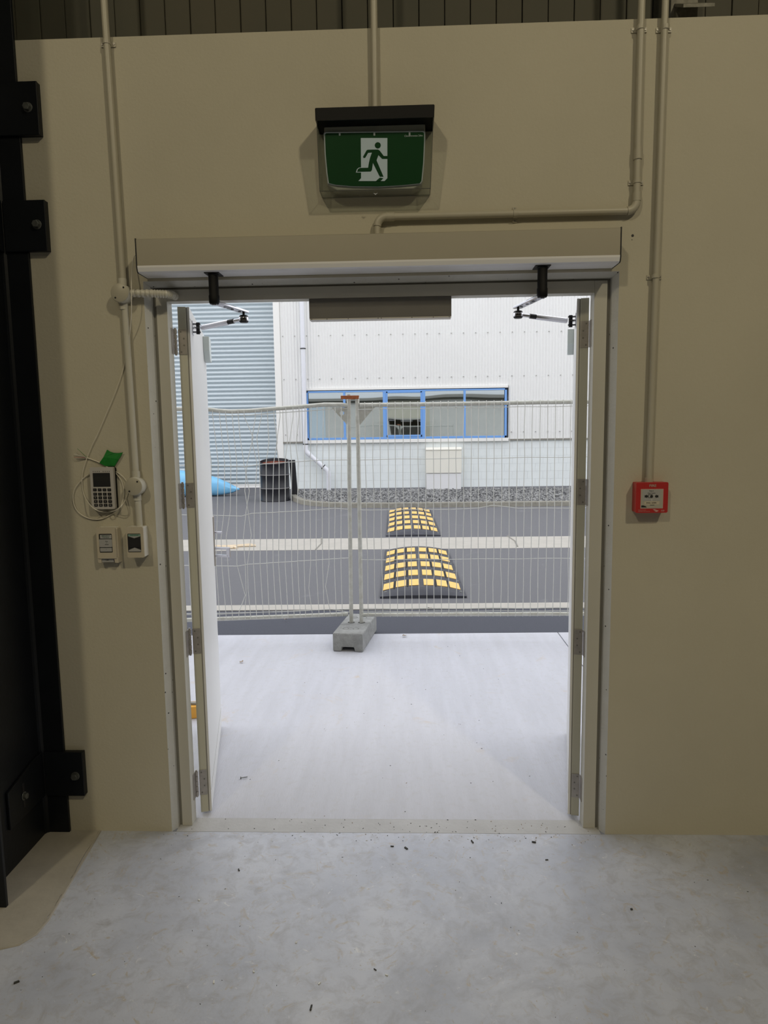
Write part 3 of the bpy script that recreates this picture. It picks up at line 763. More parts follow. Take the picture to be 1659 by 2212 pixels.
# armature plates near the arm brackets
for (t, d, nrm, hin, sgn) in ((tL, dL, nL, hL, 1), (tR, dR, nR, hR, -1)):
    a = hin+d*.72; bq = hin+d*(.87 if sgn > 0 else .80)
    pl = [a-nrm*.0+Vector((0,0,2.09)), bq+Vector((0,0,2.09)), bq+Vector((0,0,1.975)), a+d*.04+Vector((0,0,1.975)), a+Vector((0,0,2.02))]
    MB().prism(pl, -nrm*.03).build('armature_plate', m_armature, t, bevel=.002)

# ---------------------------------------------------------------- door operator with arms
op = empty('door_operator', (-.1, -.05, 2.19), 'long grey automatic door operator housing above the doorway with two folding arms', 'door operator')
OX0, OX1 = -.964, .750
q = MB(); q.prism([(OX0+.004,-.001,2.193),(OX0+.004,-.001,2.306),(OX0+.004,-.097,2.306),(OX0+.004,-.099,2.304),(OX0+.004,-.099,2.212),(OX0+.004,-.094,2.196),(OX0+.004,-.088,2.193)], (OX1-OX0-.008,0,0))
q.build('cover', m_opbox, op)
MB().box(OX0+.004, OX1-.004, -.086, -.002, 2.1905, 2.193).build('underside', m_opbot, op)
q = MB(); q.prism([(0,-.100,2.214),(0,-.100,2.207),(0,-.0955,2.194),(0,-.088,2.191),(0,-.084,2.191),(0,-.084,2.196),(0,-.095,2.2)], (OX1-OX0-.008,0,0))
for i,v in enumerate(q.v): q.v[i] = (v[0]+OX0+.004, v[1], v[2])
q.build('daylit_lower_edge', m_opbot, op)  # lower chamfer of the cover, its pale colour stands in for daylight
for x_, s_ in ((OX0,1),(OX1,-1)):
    q = MB(); q.prism([(x_,-.001,2.190),(x_,-.001,2.308),(x_,-.101,2.308),(x_,-.101,2.21),(x_,-.096,2.194),(x_,-.089,2.190)], (s_*.0035,0,0)); q.build('end_cap', m_black, op)
def arm(sx, sy, jx, jy, bx, by, bz):
    zs = 2.084
    sp_ = MB().lathe([(0,-.002),(.016,-.002),(.019,.004),(.019,.028),(.0175,.030),(.0175,.098),(.0195,.100),(.0195,.108)], (sx,sy,zs), 24).build('spindle', m_blackp, op, smooth=True)
    MB().box(sx-.028, sx+.026, sy-.02, sy+.045, 2.1875, 2.1905).build('spindle_plate', m_black, sp_)
    MB().lathe([(0,-.004),(.009,-.004),(.009,.0)], (sx,sy,zs-.002), 16).build('spindle_screw', m_chrome, sp_, smooth=True)
    a = Vector((sx,sy,zs+.004)); j = Vector((jx,jy,zs+.004)); d = (j-a).normalized()
    cr = MB().obox(a-d*.006, j+d*.014, .034, .009).build('crank_arm', m_chrome, op, bevel=.002)
    for t in (.35,.6,.85): MB().tube([a.lerp(j,t)+Vector((0,0,-.0055)), a.lerp(j,t)+Vector((0,0,-.004))], .006, 10).build('arm_slot', m_black, cr)
    MB().tube([j+Vector((0,0,.002)), j-Vector((0,0,.02))], .005, 12).build('joint_pin', m_black, op, smooth=True)
    jk = j-Vector((0,0,.028))
    MB().lathe([(0,-.014),(.015,-.014),(.018,-.010),(.018,.010),(.015,.014),(0,.014)], jk, 20).build('elbow_joint', m_black, op, smooth=True)
    MB().lathe([(.0182,-.008),(.0188,-.006),(.0188,.004),(.0182,.006)], jk, 20).build('joint_ring', m_chrome, op, smooth=True)
    bb = Vector((bx,by,bz)); rd_ = (bb-jk).normalized()
    MB().tube([jk+rd_*.012, jk.lerp(bb,.34)], .0068, 12).build('thin_rod', m_chrome, op, smooth=True)
    MB().tube([jk.lerp(bb,.22), jk.lerp(bb,.36)], .0095, 12).build('rod_clamp', m_black, op, smooth=True)
    MB().tube([jk.lerp(bb,.33), jk.lerp(bb,.93)], .0105, 14).build('rod_sleeve', m_chrome, op, smooth=True)
    return bb
bL = arm(-.698, -.062, -.640, .145, -.853, .262, 2.045)
bR = arm(.485, -.062, .436, .170, .655, .245, 2.043)
for bb, hin, d, nrm in ((bL, hL, dL, nL), (bR, hR, dR, nR)):
    u = (bb-hin).dot(d); f = hin+d*u; f.z = bb.z
    a = f-nrm*.0015
    MB().obox(a-d*.022, a+d*.022, .003, .055).build('bracket_plate', m_chrome, op, bevel=.0008)
    MB().obox(a-nrm*.002, a-nrm*.026, .03, .006).build('bracket_lug', m_chrome, op)
    for dz in (.016,-.016): MB().obox(a-nrm*.001+Vector((0,0,dz)), a-nrm*.03+Vector((0,0,dz)), .026, .003).build('bracket_lug', m_black, op)
    MB().tube([a-nrm*.02+Vector((0,0,-.024)), a-nrm*.02+Vector((0,0,.022))], .008, 12).build('bracket_pin', m_black, op, smooth=True)

# magnetic lock under the head
ml = empty('magnetic_lock', (-.1, .07, 2.04), 'dark grey magnetic lock bar hanging from the middle of the door head', 'door lock')
MB().box(-.367, .168, .0425, .088, 2.040, 2.1125).build('housing', m_mag, ml, bevel=.0015)
MB().box(-.366, .167, .0415, .089, 2.0345, 2.0398).build('bottom_plate', m_magbot, ml, bevel=.001)
for x_ in (-.358,-.30,-.22,-.107,-.095,.02,.10,.16): MB().tube([(x_,.0412,2.037),(x_,.0420,2.037)], .0018, 8).build('screw', m_print, ml)

# ================================================================== EXIT SIGN
ex = empty('exit_sign', (-.1, -.06, 2.46), 'green running person exit sign in a clear guard with black top above the door', 'exit sign')
EX0, EX1 = -.304, .092; EZ0 = 2.460; EY = -.115
zc_ = W(810,229,EY).z; zb_ = W(810,257,EY).z
q = MB(); q.prism([(W(681,258,EY).x,EY,zb_),(W(680,231,EY).x,EY,zc_),(W(939,227,EY).x,EY,zc_),(W(938,256,EY).x,EY,zb_)], (0,-EY-.001,0)); q.build('black_canopy', m_blackp, ex, bevel=.003)
# clear guard shell (front tapers back towards the bottom)
def gpt(px, py, y): return W(px, py, y)
gx0, gx1 = W(684,260,EY).x, W(936,258,EY).x; bx0, bx1 = -.302, .088
th = .0025; yb = -.075
q = MB()
F = [(gx0,EY,zb_),(gx1,EY,zb_),(bx1,yb,EZ0),(bx0,yb,EZ0)]
q.prism(F, (0,th,0))
q.prism([(gx0,EY+th,zb_),(bx0,yb+th,EZ0),(bx0,-.002,EZ0),(gx0,-.002,zb_)], (th,0,0))
q.prism([(gx1,EY+th,zb_),(bx1,yb+th,EZ0),(bx1,-.002,EZ0),(gx1,-.002,zb_)], (-th,0,0))
q.prism([(bx0,yb,EZ0),(bx1,yb,EZ0),(bx1,-.002,EZ0),(bx0,-.002,EZ0)], (0,0,-th))
q.build('clear_guard', m_clear, ex)
q = MB()
for a, bq in (((bx0,yb,EZ0),(bx1,yb,EZ0)),((bx0,-.004,EZ0),(bx1,-.004,EZ0)),((bx0,yb,EZ0),(bx0,-.004,EZ0)),((bx1,yb,EZ0),(bx1,-.004,EZ0)),((gx0,EY,zb_),(bx0,yb,EZ0)),((gx1,EY,zb_),(bx1,yb,EZ0))):
    q.tube([a, bq], .0012, 6)
q.build('guard_edge', m_guard, ex)
# lamp housing
LY = -.060
q = MB(); q.prism([W(700,266,LY), W(918,262,LY), W(919,300,LY), W(912,398,LY), W(890,409,LY), W(728,411,LY), W(707,400,LY), W(700,300,LY)], (0,.058,0)); q.build('lamp_housing', m_lamp, ex, bevel=.004)
PY_ = LY-.004
def E_(x, y, yy): return W(640+x/4.879, 180+y/4.879, yy)
rim = [(303,540),(318,528),(1330,516),(1346,526),(1347,600),(1336,840),(1318,1030),(1300,1055),(1100,1075),(860,1088),(600,1085),(420,1070),(345,1052),(330,950),(312,750)]
rim2 = [(i[0]*.5+823*.5+(i[0]-823)*.525, i[1]*.5+790*.5+(i[1]-790)*.53) for i in rim]
q = MB(); q.prism([E_(a, b_, LY-.0005) for a, b_ in rim2], (0,-.006,0)); q.build('panel_rim', m_rim, ex, bevel=.0015)
q = MB(); q.prism([E_(a, b_, LY-.0066) for a, b_ in rim], (0,-.0015,0)); pn = q.build('green_panel', m_green, ex)
YP = LY-.0083
door_ = [(680,577),(960,577),(960,1000),(930,1030),(655,1030),(683,1000),(683,940),(628,940),(640,905),(660,889),(683,886)]
MB().prism([E_(a, b_, YP) for a, b_ in door_], (0,-.0006,0)).build('doorway_pictogram', m_signwhite, pn)
YM = YP-.0008
man = [(742,705),(755,700),(862,698),(878,708),(922,766),(960,766),(960,797),(905,797),(866,757),(846,812),(920,985),(880,985),(808,840),(797,915),(785,930),(640,933),(650,905),(672,892),(757,890),(766,835),(778,785),(797,730),(757,733),(727,785),(710,788),(703,775)]
MB().prism([E_(a, b_, YM) for a, b_ in man], (0,-.0005,0)).build('running_figure', m_green, pn)
c_ = E_(859,654,YM); MB().tube([c_, c_+Vector((0,-.0005,0))], .0105, 24).build('figure_head', m_green, pn)
MB().prism([E_(a, b_, YM) for a, b_ in ((880,995),(918,1000),(888,1031),(838,1031))], (0,-.0005,0)).build('figure_shadow', m_green, pn)
for a in (458,823,1194): p = E_(a,528,LY-.0066); MB().box(p.x-.003,p.x+.003,LY-.0095,LY-.0066,p.z-.008,p.z+.002).build('panel_tab', m_rim, pn)
text('Clevertronics 24m', .0085, E_(1235,553,YP), pn, m_rim, depth=.0002)
p = E_(835,1166,yb); MB().prism([p+Vector((-.008,.002,.003)),p+Vector((0,.002,-.003)),p+Vector((.008,.002,.003)),p+Vector((0,.002,0))], (0,-.004,0)).build('guard_catch', m_rim, ex)

# ================================================================== CONDUITS
def saddle(p, r, parent, axis='z', s=1):
    p = Vector(p); q = MB()
    if axis == 'z':
        q.tube([p+Vector((0,0,-.007)), p+Vector((0,0,.007))], r+.0022, 16)
        q.box(p.x-r-.014, p.x+r+.014, -.004, -.0005, p.z-.008, p.z+.008)
    else:
        q.tube([p+Vector((-.007,0,0)), p+Vector((.007,0,0))], r+.0022, 16)
        q.box(p.x-.008, p.x+.008, -.004, -.0005, p.z-r-.014, p.z+r+.014)
    o = q.build('saddle', m_pipe, parent, smooth=True)
    for sg in (-1,1):
        c_ = Vector((p.x+sg*(r+.009), -.004, p.z)) if axis == 'z' else Vector((p.x, -.004, p.z+sg*(r+.009)))
        MB().tube([c_, c_+Vector((0,-.002,0))], .0028, 8).build('saddle_screw', m_screw, o)
    return o
def coupler(a, b_, r, parent, m=m_pipe): return MB().tube([a, b_], r+.0028, 18).build('coupling', m, parent, smooth=True)
PR = .0125; PYc = -.017
# left run
lc = empty('conduit_run', (-1.04, PYc, 1.25), 'cream conduit down the wall left of the door with two round junction boxes', 'conduit')
zj1 = W(258,632,-.05).z; zj2 = W(288,1051,-.05).z
xj1 = W(258,632,-.05).x; xj2 = W(288,1051,-.05).x
zsw = W(297,1140,PYc).z
xt = W(226,20,PYc).x
MB().tube([(xt,PYc,3.9),(xt,PYc,3.1),(xj1+.002,PYc,zj1+.06),(xj1+.003,PYc,zj1)], PR, 18).build('upper_pipe', m_pipe, lc, smooth=True)
MB().tube([(xj1+.003,PYc,zj1),(xj2,PYc,zj2)], PR, 18).build('middle_pipe', m_pipew, lc, smooth=True)
MB().tube([(xj2,PYc,zj2),(xj2+.003,PYc,zsw-.005)], PR, 18).build('lower_pipe', m_pipew, lc, smooth=True)
for xx, zz, m_ in ((xj1, zj1, m_pipew), (xj2, zj2, m_white)):
    jb = MB().lathe([(0,-.0015),(.0325,-.0015),(.0345,-.004),(.0345,-.044),(.0325,-.047),(0,-.047)], (xx,0,zz), 36, 'y').build('junction_box', m_pipew, lc, smooth=True)
    MB().lathe([(.033,-.0472),(.033,-.0495),(.0315,-.0505),(0,-.0505)], (xx,0,zz), 36, 'y').build('lid', m_pipe, jb, smooth=True)
    for sg in (1,-1):
        c_ = Vector((xx+sg*.016, -.0505, zz+sg*.018)); MB().tube([c_, c_+Vector((0,-.0006,0))], .0035, 12).build('lid_screw', m_print, jb)
    for sg in (1,-1): coupler((xx,PYc,zz+sg*.032),(xx,PYc,zz+sg*.056), PR, lc, m_pipew)
saddle((xt+.0005,PYc,W(228,92,PYc).z), PR, lc)
# flexible conduit
fx = MB(); pts = [(xj1+.03,-.03,zj1)]; rad = [.0125]
yA = Vector((xj1+.034,-.026,zj1+.002)); ends = [yA, Vector(W(330,634,-.026)), Vector(W(358,635,-.018)), Vector(W(371,637,.002)), Vector(W(376,639,.022)), Vector(W(378,640,.042))]
N = 96; path_ = []
for i in range(N+1):
    t = i/N*(len(ends)-1); k = min(int(t), len(ends)-2); f = t-k; path_.append(ends[k].lerp(ends[k+1], f))
rad = [.0150 if (i//2)%2 else .0128 for i in range(N+1)]
o = fx.tube(path_, .012, 16, radii=rad).build('flexible_conduit', m_pipew, org=tuple(ends[0])); tag(o, 'ribbed flexible grey conduit from the upper junction box into the door frame', 'conduit')
# middle run to the exit sign
cc = empty('conduit_run', (-.105, PYc, 2.72), 'single grey conduit dropping to the top of the exit sign', 'conduit')
xm = W(809,60,PYc).x
MB().tube([(xm,PYc,3.9),(xm-.002,PYc,zc_+.001)], PR, 18).build('pipe', m_pipe, cc, smooth=True)
coupler((xm-.002,PYc,zc_+.001),(xm-.002,PYc,zc_+.022), PR, cc)
# right inner run with elbow to the operator
rc = empty('conduit_run', (.3, PYc, 2.38), 'grey conduit turning left along the wall above the door operator', 'conduit')
xr1 = W(1385,0,PYc).x; zel = W(1340,456,PYc).z; xel = W(1376,400,PYc).x
def arc(c, r, a0, a1, n=8): return [Vector((c[0]+r*math.cos(a0+(a1-a0)*i/n), PYc, c[1]+r*math.sin(a0+(a1-a0)*i/n))) for i in range(n+1)]
er = .032
MB().tube([(xr1,PYc,3.9),(xel,PYc,zel+er)], PR, 18).build('drop_pipe', m_pipe, rc, smooth=True)
MB().tube(arc((xel-er, zel+er), er, 0, -PI/2), PR+.002, 18).build('elbow', m_pipe, rc, smooth=True)
zl2 = W(860,468,PYc).z; xl2 = W(815,490,PYc).x
MB().tube([(xel-er,PYc,zel),(xl2+er,PYc,zl2)], PR, 18).build('level_pipe', m_pipe, rc, smooth=True)
MB().tube(arc((xl2+er, zl2-er), er, PI/2, PI), PR+.002, 18).build('elbow', m_pipe, rc, smooth=True)
MB().tube([(xl2,PYc,zl2-er),(xl2,PYc,2.309)], PR, 18).build('stub_pipe', m_pipe, rc, smooth=True)
coupler((xel,PYc,zel+er),(xel,PYc,zel+er+.03), PR, rc); coupler((xel,PYc,W(1375,345,PYc).z),(xel,PYc,W(1375,322,PYc).z), PR, rc)
coupler((xl2+er,PYc,zl2),(xl2+er+.03,PYc,zl2), PR, rc)
saddle((xr1,PYc,W(1385,60,PYc).z), PR, rc); saddle((xel,PYc,W(1372,392,PYc).z), PR, rc); saddle((W(1113,462,PYc).x,PYc,(zel+zl2)/2), PR, rc, 'x')
# right outer run to the fire call point
oc = empty('conduit_run', (.893, PYc, 1.41), 'long straight grey conduit down to the red fire call point', 'conduit')
zf_ = W(1402,1042,PYc).z
xo1 = W(1439,0,PYc).x; xo2 = W(1402.5,1000,PYc).x
MB().tube([(xo1,PYc,3.9),((xo1+xo2)/2,PYc,2.3),(xo2,PYc,zf_-.002)], PR*.95, 18).build('pipe', m_pipe, oc, smooth=True)
coupler((xo2,PYc,zf_-.002),(xo2,PYc,zf_+.018), PR, oc)
saddle((xo1,PYc,W(1438,60,PYc).z), PR, oc); saddle((W(1416,597,PYc).x,PYc,W(1416,597,PYc).z), PR, oc)

# galvanised bracket at top right
gbk = empty('steel_bracket', (1.03, .1, WH), 'galvanised steel stub with angled foot plate at the top of the wall', 'bracket')
MB().box(W(1449,10,.1).x, W(1508,10,.1).x, .10, .112, WH+.001, 3.9).build('upright_plate', m_galv, gbk, bevel=.002)
q = MB(); q.prism([(W(1467,30,.04).x,.002,WH+.045),(W(1469,30,.04).x,.098,WH+.10),(W(1469,30,.04).x,.098,WH+.088),(W(1467,30,.04).x,.002,WH+.033)], (.108,0,0)); q.build('foot_plate', m_galv, gbk, bevel=.001)

# ================================================================== STEEL COLUMN
co = empty('steel_column', (-1.5, -.24, 0), 'black painted steel I column standing against the wall at the left edge', 'column')
CX_ = -1.497; ft_ = .014
q = MB()
q.box(CX_-.1, -1.397, -.016, -.003, .003, 6.9); q.box(CX_-.1, CX_+.1, -.468, -.454, .003, 6.9); q.box(CX_-.005, CX_+.005, -.454, -.016, .003, 6.9)
q.build('column_section', m_steelblk, co, bevel=.002)
def fillet(sx, sy, x0, y0): pass
q = MB(); q.prism([(CX_+.005,-.016,.003),(CX_+.018,-.016,.003),(CX_+.009,-.021,.003),(CX_+.005,-.030,.003)], (0,0,6.8)); q.prism([(CX_+.005,-.454,.003),(CX_+.018,-.454,.003),(CX_+.009,-.449,.003),(CX_+.005,-.440,.003)], (0,0,6.8)); q.build('root_fillet', m_steelblk, co)
def cleat(z0, z1, bp, cut, slot):
    t = MB().box(CX_+.02, -1.318, -.027, -.0165, z0, z1)
    o = t.build('cleat', m_steelblk, co, bevel=.003)
    MB().box(-1.397, -1.319, -.0164, -.0005, z0+.002, z1-.002).build('packer', m_steelblk, o)
    # leg along the web
    L = .25
    pl = [(CX_+.0055,-.022,z0),(CX_+.0055,-.022-L,z0),(CX_+.0055,-.022-L,z1-(.04 if cut else 0)),(CX_+.0055,-.022-.06,z1),(CX_+.0055,-.022,z1)]
    MB().prism(pl, (.0105,0,0)).build('web_leg', m_steelblk, o, bevel=.003)
    bolt('bolt', bp, (0,-1,0), .013, .016, m_bolt, o)
    if slot:
        p = Vector((CX_+.0165, -.175, (z0+z1)/2-.005))
        MB().prism([p+Vector((0,-.006,-.05)),p+Vector((0,.006,-.05)),p+Vector((0,.006,.045)),p+Vector((0,-.006,.045))], (.0006,0,0)).build('slot', m_black, o)
        bolt('bolt', p+Vector((.0006,0,-.005)), (1,0,0), .012, .013, m_bolt, o)
def wz(py, px=110): return W(px, py, -.02).z
cleat(wz(293,88), wz(176,82), W(60,232,-.027), False, False)
cleat(wz(543,107), wz(432,101), W(80,485,-.027), False, False)
cleat(wz(1718,186), wz(1624,182), W(163,1676,-.027), True, True)

# ================================================================== KEYPAD, CABLE, TAPE, RELEASES
kp = empty('keypad', (W(222,1055,-.03).x, -.015, W(222,1055,-.03).z), 'grey access keypad with dark screen and twenty black keys hanging on the wall', 'keypad')
def K(x, y, yy=-.034): return W(190+x/21.07, 1000+y/21.07, yy)
tl, tr_, br, bl_ = K(85,205), K(1140,185), K(1230,2080), K(170,2130)
kx = lambda u, v: tl.lerp(tr_, u).lerp(bl_.lerp(br, u), v)
pt = []
def rc_(cx, cz, w_, h_, r, n=4):
    o_ = []
    for (sx, sz, a0) in ((1,1,0),(-1,1,PI/2),(-1,-1,PI),(1,-1,3*PI/2)):
        for i in range(n+1):
            a = a0+PI/2*i/n; o_.append((cx+sx*(w_/2-r)+r*math.cos(a), cz+sz*(h_/2-r)+r*math.sin(a)))
    return o_
cx_ = (tl.x+tr_.x+bl_.x+br.x)/4; cz_ = (tl.z+tr_.z+bl_.z+br.z)/4; kw = (tr_.x-tl.x+br.x-bl_.x)/2; kh = (tl.z-bl_.z+tr_.z-br.z)/2
MB().prism([(a,-.034,c) for a, c in rc_(cx_,cz_,kw,kh,.006)], (0,.016,0)).build('front_cover', m_greyp, kp, bevel=.002)
MB().prism([(a,-.018,c) for a, c in rc_(cx_+.001,cz_-.001,kw-.003,kh-.004,.005)], (0,.017,0)).build('back_plate', m_blackp, kp)
def kpbox(name, x0, y0, x1, y1, m, dy=-.0012, par=kp, r=.001):
    a, c = K(x0,y0), K(x1,y1); poly = [(u,-.0341,v) for u, v in rc_((a.x+c.x)/2,(a.z+c.z)/2,abs(c.x-a.x),abs(a.z-c.z),r)]
    return MB().prism(poly, (0,dy,0)).build(name, m, par)
sc = kpbox('screen', 215, 460, 1035, 1080, m_black, -.0008)
a, c = K(290,640), K(970,800); MB().box(a.x, c.x, -.0352, -.0349, c.z, a.z).build('display_window', m_print, sc)
for i in range(8): kpbox('speaker_hole', 222+i*91+(90 if i > 3 else 0), 372-i*.5, 258+i*91+(90 if i > 3 else 0), 408, m_print, -.0003)
sym = [['<','^','v','>'],['F1','1','2','3'],['F2','4','5','6'],['F3','7','8','9'],['Off','Del','0','OK']]
for r_i, y0 in enumerate((1160,1355,1522,1690,1860)):
    for c_i in range(4):
        x0 = 240+c_i*217+r_i*14
        ko = kpbox('key', x0, y0, x0+165, y0+120, m_black, -.0022)
        a, c = K(x0,y0), K(x0+165,y0+120)
        text(sym[r_i][c_i], .0045, ((a.x+c.x)/2, -.0366, (a.z+c.z)/2), ko, m_greyp, depth=.0001)
# cable
def cpath(pts, y): return [W(p[0], p[1], p[2] if len(p) > 2 else y) for p in pts]
def smooth_path(P, sub=6):
    out = []
    for i in range(len(P)-1):
        p0 = P[max(i-1,0)]; p1 = P[i]; p2 = P[i+1]; p3 = P[min(i+2,len(P)-1)]
        for k in range(sub):
            t = k/sub; out.append(.5*((2*p1)+(p2-p0)*t+(2*p0-5*p1+4*p2-p3)*t*t+(3*p1-p0-3*p2+p3)*t**3))
    out.append(P[-1]); return out
cab = cpath([(296,548,-.012),(289,556,-.02),(286,575,-.03),(284,610,-.052),(284,650,-.055),(283,690,-.04),(277,745,-.012),(266,797,-.006),(250,845,-.006),(230,893,-.006),(209.8,940),(198,964),(188,989),(179,1018),(177,1044),(182,1070),(195,1091),(211,1103),(231,1106),(250,1102),(263.5,1091),(273,1075),(277,1057),(273,1039),(260,1025),(247,1018),(225,1013,-.04 if False else -.006),(193.5,1024),(177,1036),(161,1057),(157.7,1078),(164,1099.5),(179,1114),(200,1121.5),(221,1120),(244,1109),(260,1094.6),(266.7,1075),(267.5,1059),(262,1037.6),(247,1019),(236,1011),(227.6,1006.7),(214.6,999),(201.6,993.7),(188.6,989)], -.006)
for i in range(15,40):
    pass
# let the loops pass in front of the keypad's lower edge
for i, p in enumerate(cab):
    if p.z < cz_+.0 and bl_.x-.02 < p.x < br.x+.02 and p.z > cz_-kh/2-.012: cab[i] = p+(CO-p)*.0145
cb = empty('cable', tuple(cab[-1]), 'thin white cable coiled around the keypad with bare coloured ends', 'cable')
MB().tube(smooth_path(cab), .0019, 8).build('sheath', m_cable, cb, smooth=True)
e = cab[-1]
for (x_, y_, m_) in ((160,981,m_white),(158.5,985,m_black),(160,988,m_red),(162,990,m_greyp),(167,969,m_tape),(164,983,m_glabel)):
    t = W(x_, y_, -.016); MB().tube(smooth_path([e, e.lerp(t,.5)+Vector((0,-.002,.001)), t]), .0007, 5).build('core', m_, cb)
# tape
q = MB(); tp = [(520,368),(575,290),(622,192),(665,218),(712,234),(775,235),(836,228),(778,320),(722,412),(600,412)]
N_ = [W(130+a/6.144, 940+b_/6.144, -.0085-(.003 if i % 3 == 1 else 0)) for i, (a, b_) in enumerate(tp)]
q.prism(N_, (0,.0006,0)); o = q.build('tape_piece', m_tape, org=tuple(N_[0])); tag(o, 'piece of green tape holding the cable above the keypad', 'tape')

# release boxes
def rbox(name, label, x0, y0, x1, y1, base_d, face_d, shift):
    """front face pixel frame; the wall box sits behind it"""
    a, c = W(x0, y0, -face_d), W(x1, y1, -face_d)
    t = empty(name, ((a.x+c.x)/2, -.02, c.z), label, 'door release')
    w_, h_ = c.x-a.x, a.z-c.z; cx, cz = (a.x+c.x)/2, (a.z+c.z)/2
    MB().prism([(u,-base_d,v) for u, v in rc_(cx,cz,w_,h_,.004)], (0,base_d-.001,0)).build('back_box', m_white, t, bevel=.0015)
    MB().prism([(u,-face_d,v) for u, v in rc_(cx,cz,w_+.002,h_+.002,.006)], (0,face_d-base_d-.0005,0)).build('face_plate', m_cream, t, bevel=.002)
    return t, cx, cz, w_, h_
def lab(t, yf, x0, y0, x1, y1, m, name, r=.002, dy=-.0006, y2=None):
    def V(x, y): return W(180+x/10.37, 1120+y/10.37, yf)
    a, c = V(x0, y0), V(x1, y1)
    return MB().prism([(u,yf,v) for u, v in rc_((a.x+c.x)/2,(a.z+c.z)/2,c.x-a.x,a.z-c.z,r)], (0,dy,0)).build(name, m, t), ((a.x+c.x)/2, (a.z+c.z)/2)
fdE = .040
te, cx, cz, w_, h_ = rbox('emergency_release', 'cream emergency door release box with green lettering, left of the two boxes', 207.5, 1140, 251.5, 1206, .034, fdE, 0)
# hood legs of the cover
for x0_, x1_ in ((210,219),(246,256)):
    a, c = W(x0_,1204,-.036), W(x1_,1216,-.036); MB().prism([(a.x,-.036,a.z),(c.x,-.036,a.z),(c.x,-.036,c.z),(a.x+.003,-.036,c.z)], (0,.034,0)).build('cover_leg', m_cream, te, bevel=.001)
a, c = W(217,1206,-.030), W(246,1214,-.030); MB().box(a.x, c.x, -.030, -.004, c.z, a.z+.002).build('serial_plate', m_glabel, te)
text('LVM', .006, ((a.x+c.x)/2, -.0304, (a.z+c.z)/2), te, m_print, depth=.0001)
MB().box(W(251,1150,-.02).x, W(256,1150,-.02).x, -.030, -.002, W(250,1207,-.02).z, W(250,1140,-.02).z).build('side_cover', m_cream, te, bevel=.002)
yf = -fdE-.0003
lb, p = lab(te, yf, 345, 345, 660, 760, m_print, 'label_border', .003)
lab(te, yf-.0007, 372, 368, 632, 448, m_glabel, 'title_strip', .001, -.0004)
bt, pb = lab(te, yf-.0007, 356, 465, 650, 640, m_glabel, 'press_panel', .003, -.0016)
lab(te, yf-.0007, 376, 660, 646, 740, m_glabel, 'lower_strip', .001, -.0004)
def VV(x, y, yy): return W(180+x/10.37, 1120+y/10.37, yy)
text('EMERGENCY', .0056, VV(500,392,yf-.0013), te, m_gprint, depth=.0002, sx=1.0)
text('DOOR RELEASE', .0037, VV(502,428,yf-.0013), te, m_gprint, depth=.0002)
text('Press', .0046, VV(520,515,yf-.0026), te, m_print, depth=.0002); text('to', .0038, VV(522,548,yf-.0026), te, m_gprint, depth=.0002); text('Activate', .0044, VV(524,583,yf-.0026), te, m_print, depth=.0002)
text('I', .0056, VV(516,697,yf-.0013), te, m_print, depth=.0002)
fdD = .052
td, cx, cz, w_, h_ = rbox('door_release_switch', 'cream door release switch box with dark button, right of the two boxes', 272.0, 1139, 311.5, 1204, .044, fdD, 0)
yf = -fdD-.0003
lab(td, yf, 985, 342, 1300, 752, m_print, 'label_border', .003)
lab(td, yf-.0007, 1000, 356, 1278, 398, m_grlab, 'title_strip', .001, -.0004)
q = MB(); q.prism([VV(1002,398,yf-.0007), VV(1278,398,yf-.0007), VV(1250,408,yf-.0007), VV(1140,442,yf-.0007), VV(1040,410,yf-.0007)], (0,-.0004,0)); q.build('down_arrow', m_glabel, td)
lab(td, yf-.0007, 1003, 455, 1286, 640, m_black, 'button', .004, -.003)
q = MB(); q.prism([VV(1016,740,yf-.0007), VV(1294,738,yf-.0007), VV(1290,705,yf-.0007), VV(1150,652,yf-.0007), VV(1020,708,yf-.0007)], (0,-.0004,0)); q.build('up_arrow', m_glabel, td)
text('DOOR RELEASE', .0045, VV(1140,378,yf-.0013), td, m_gprint, depth=.0002)

# ================================================================== FIRE CALL POINT
def FV(x, y, yy=-.048): return W(1320+x/9.217, 1000+y/9.217, yy)
a, c = FV(505,388), FV(1125,992)
fc = empty('fire_call_point', ((a.x+c.x)/2, -.02, c.z), 'red fire call point box with white FIRE lettering right of the door', 'fire alarm')
cx, cz, w_, h_ = (a.x+c.x)/2, (a.z+c.z)/2, c.x-a.x, a.z-c.z
MB().prism([(u,-.048,v) for u, v in rc_(cx,cz,w_,h_,.006)], (0,.013,0)).build('front_cover', m_red, fc, bevel=.003)
MB().prism([(u,-.0348,v) for u, v in rc_(cx,cz,w_-.002,h_-.002,.005)], (0,.034,0)).build('back_box', m_red, fc, bevel=.001)
def flab(x0, y0, x1, y1, m, name, yy, dy, r=.001):
    a, c = FV(x0,y0,yy), FV(x1,y1,yy); return MB().prism([(u,yy,v) for u, v in rc_((a.x+c.x)/2,(a.z+c.z)/2,c.x-a.x,a.z-c.z,r)], (0,dy,0)).build(name, m, fc)
flab(592,520,1030,905, m_redprint, 'window_rim', -.0481, -.0010)
el = flab(600,528,1022,896, m_label, 'push_element', -.0488, -.0010)
flab(632,540,975,752, m_glabel, 'push_panel', -.0494, -.0008)
text('FIRE', .0125, FV(830,455,-.0484), fc, m_label, sx=1.15)
yy = -.0504
text('Press In', .0052, FV(805,558,yy), fc, m_print, depth=.0002); text('Push Switch', .0058, FV(808,602,yy), fc, m_print, depth=.0002)
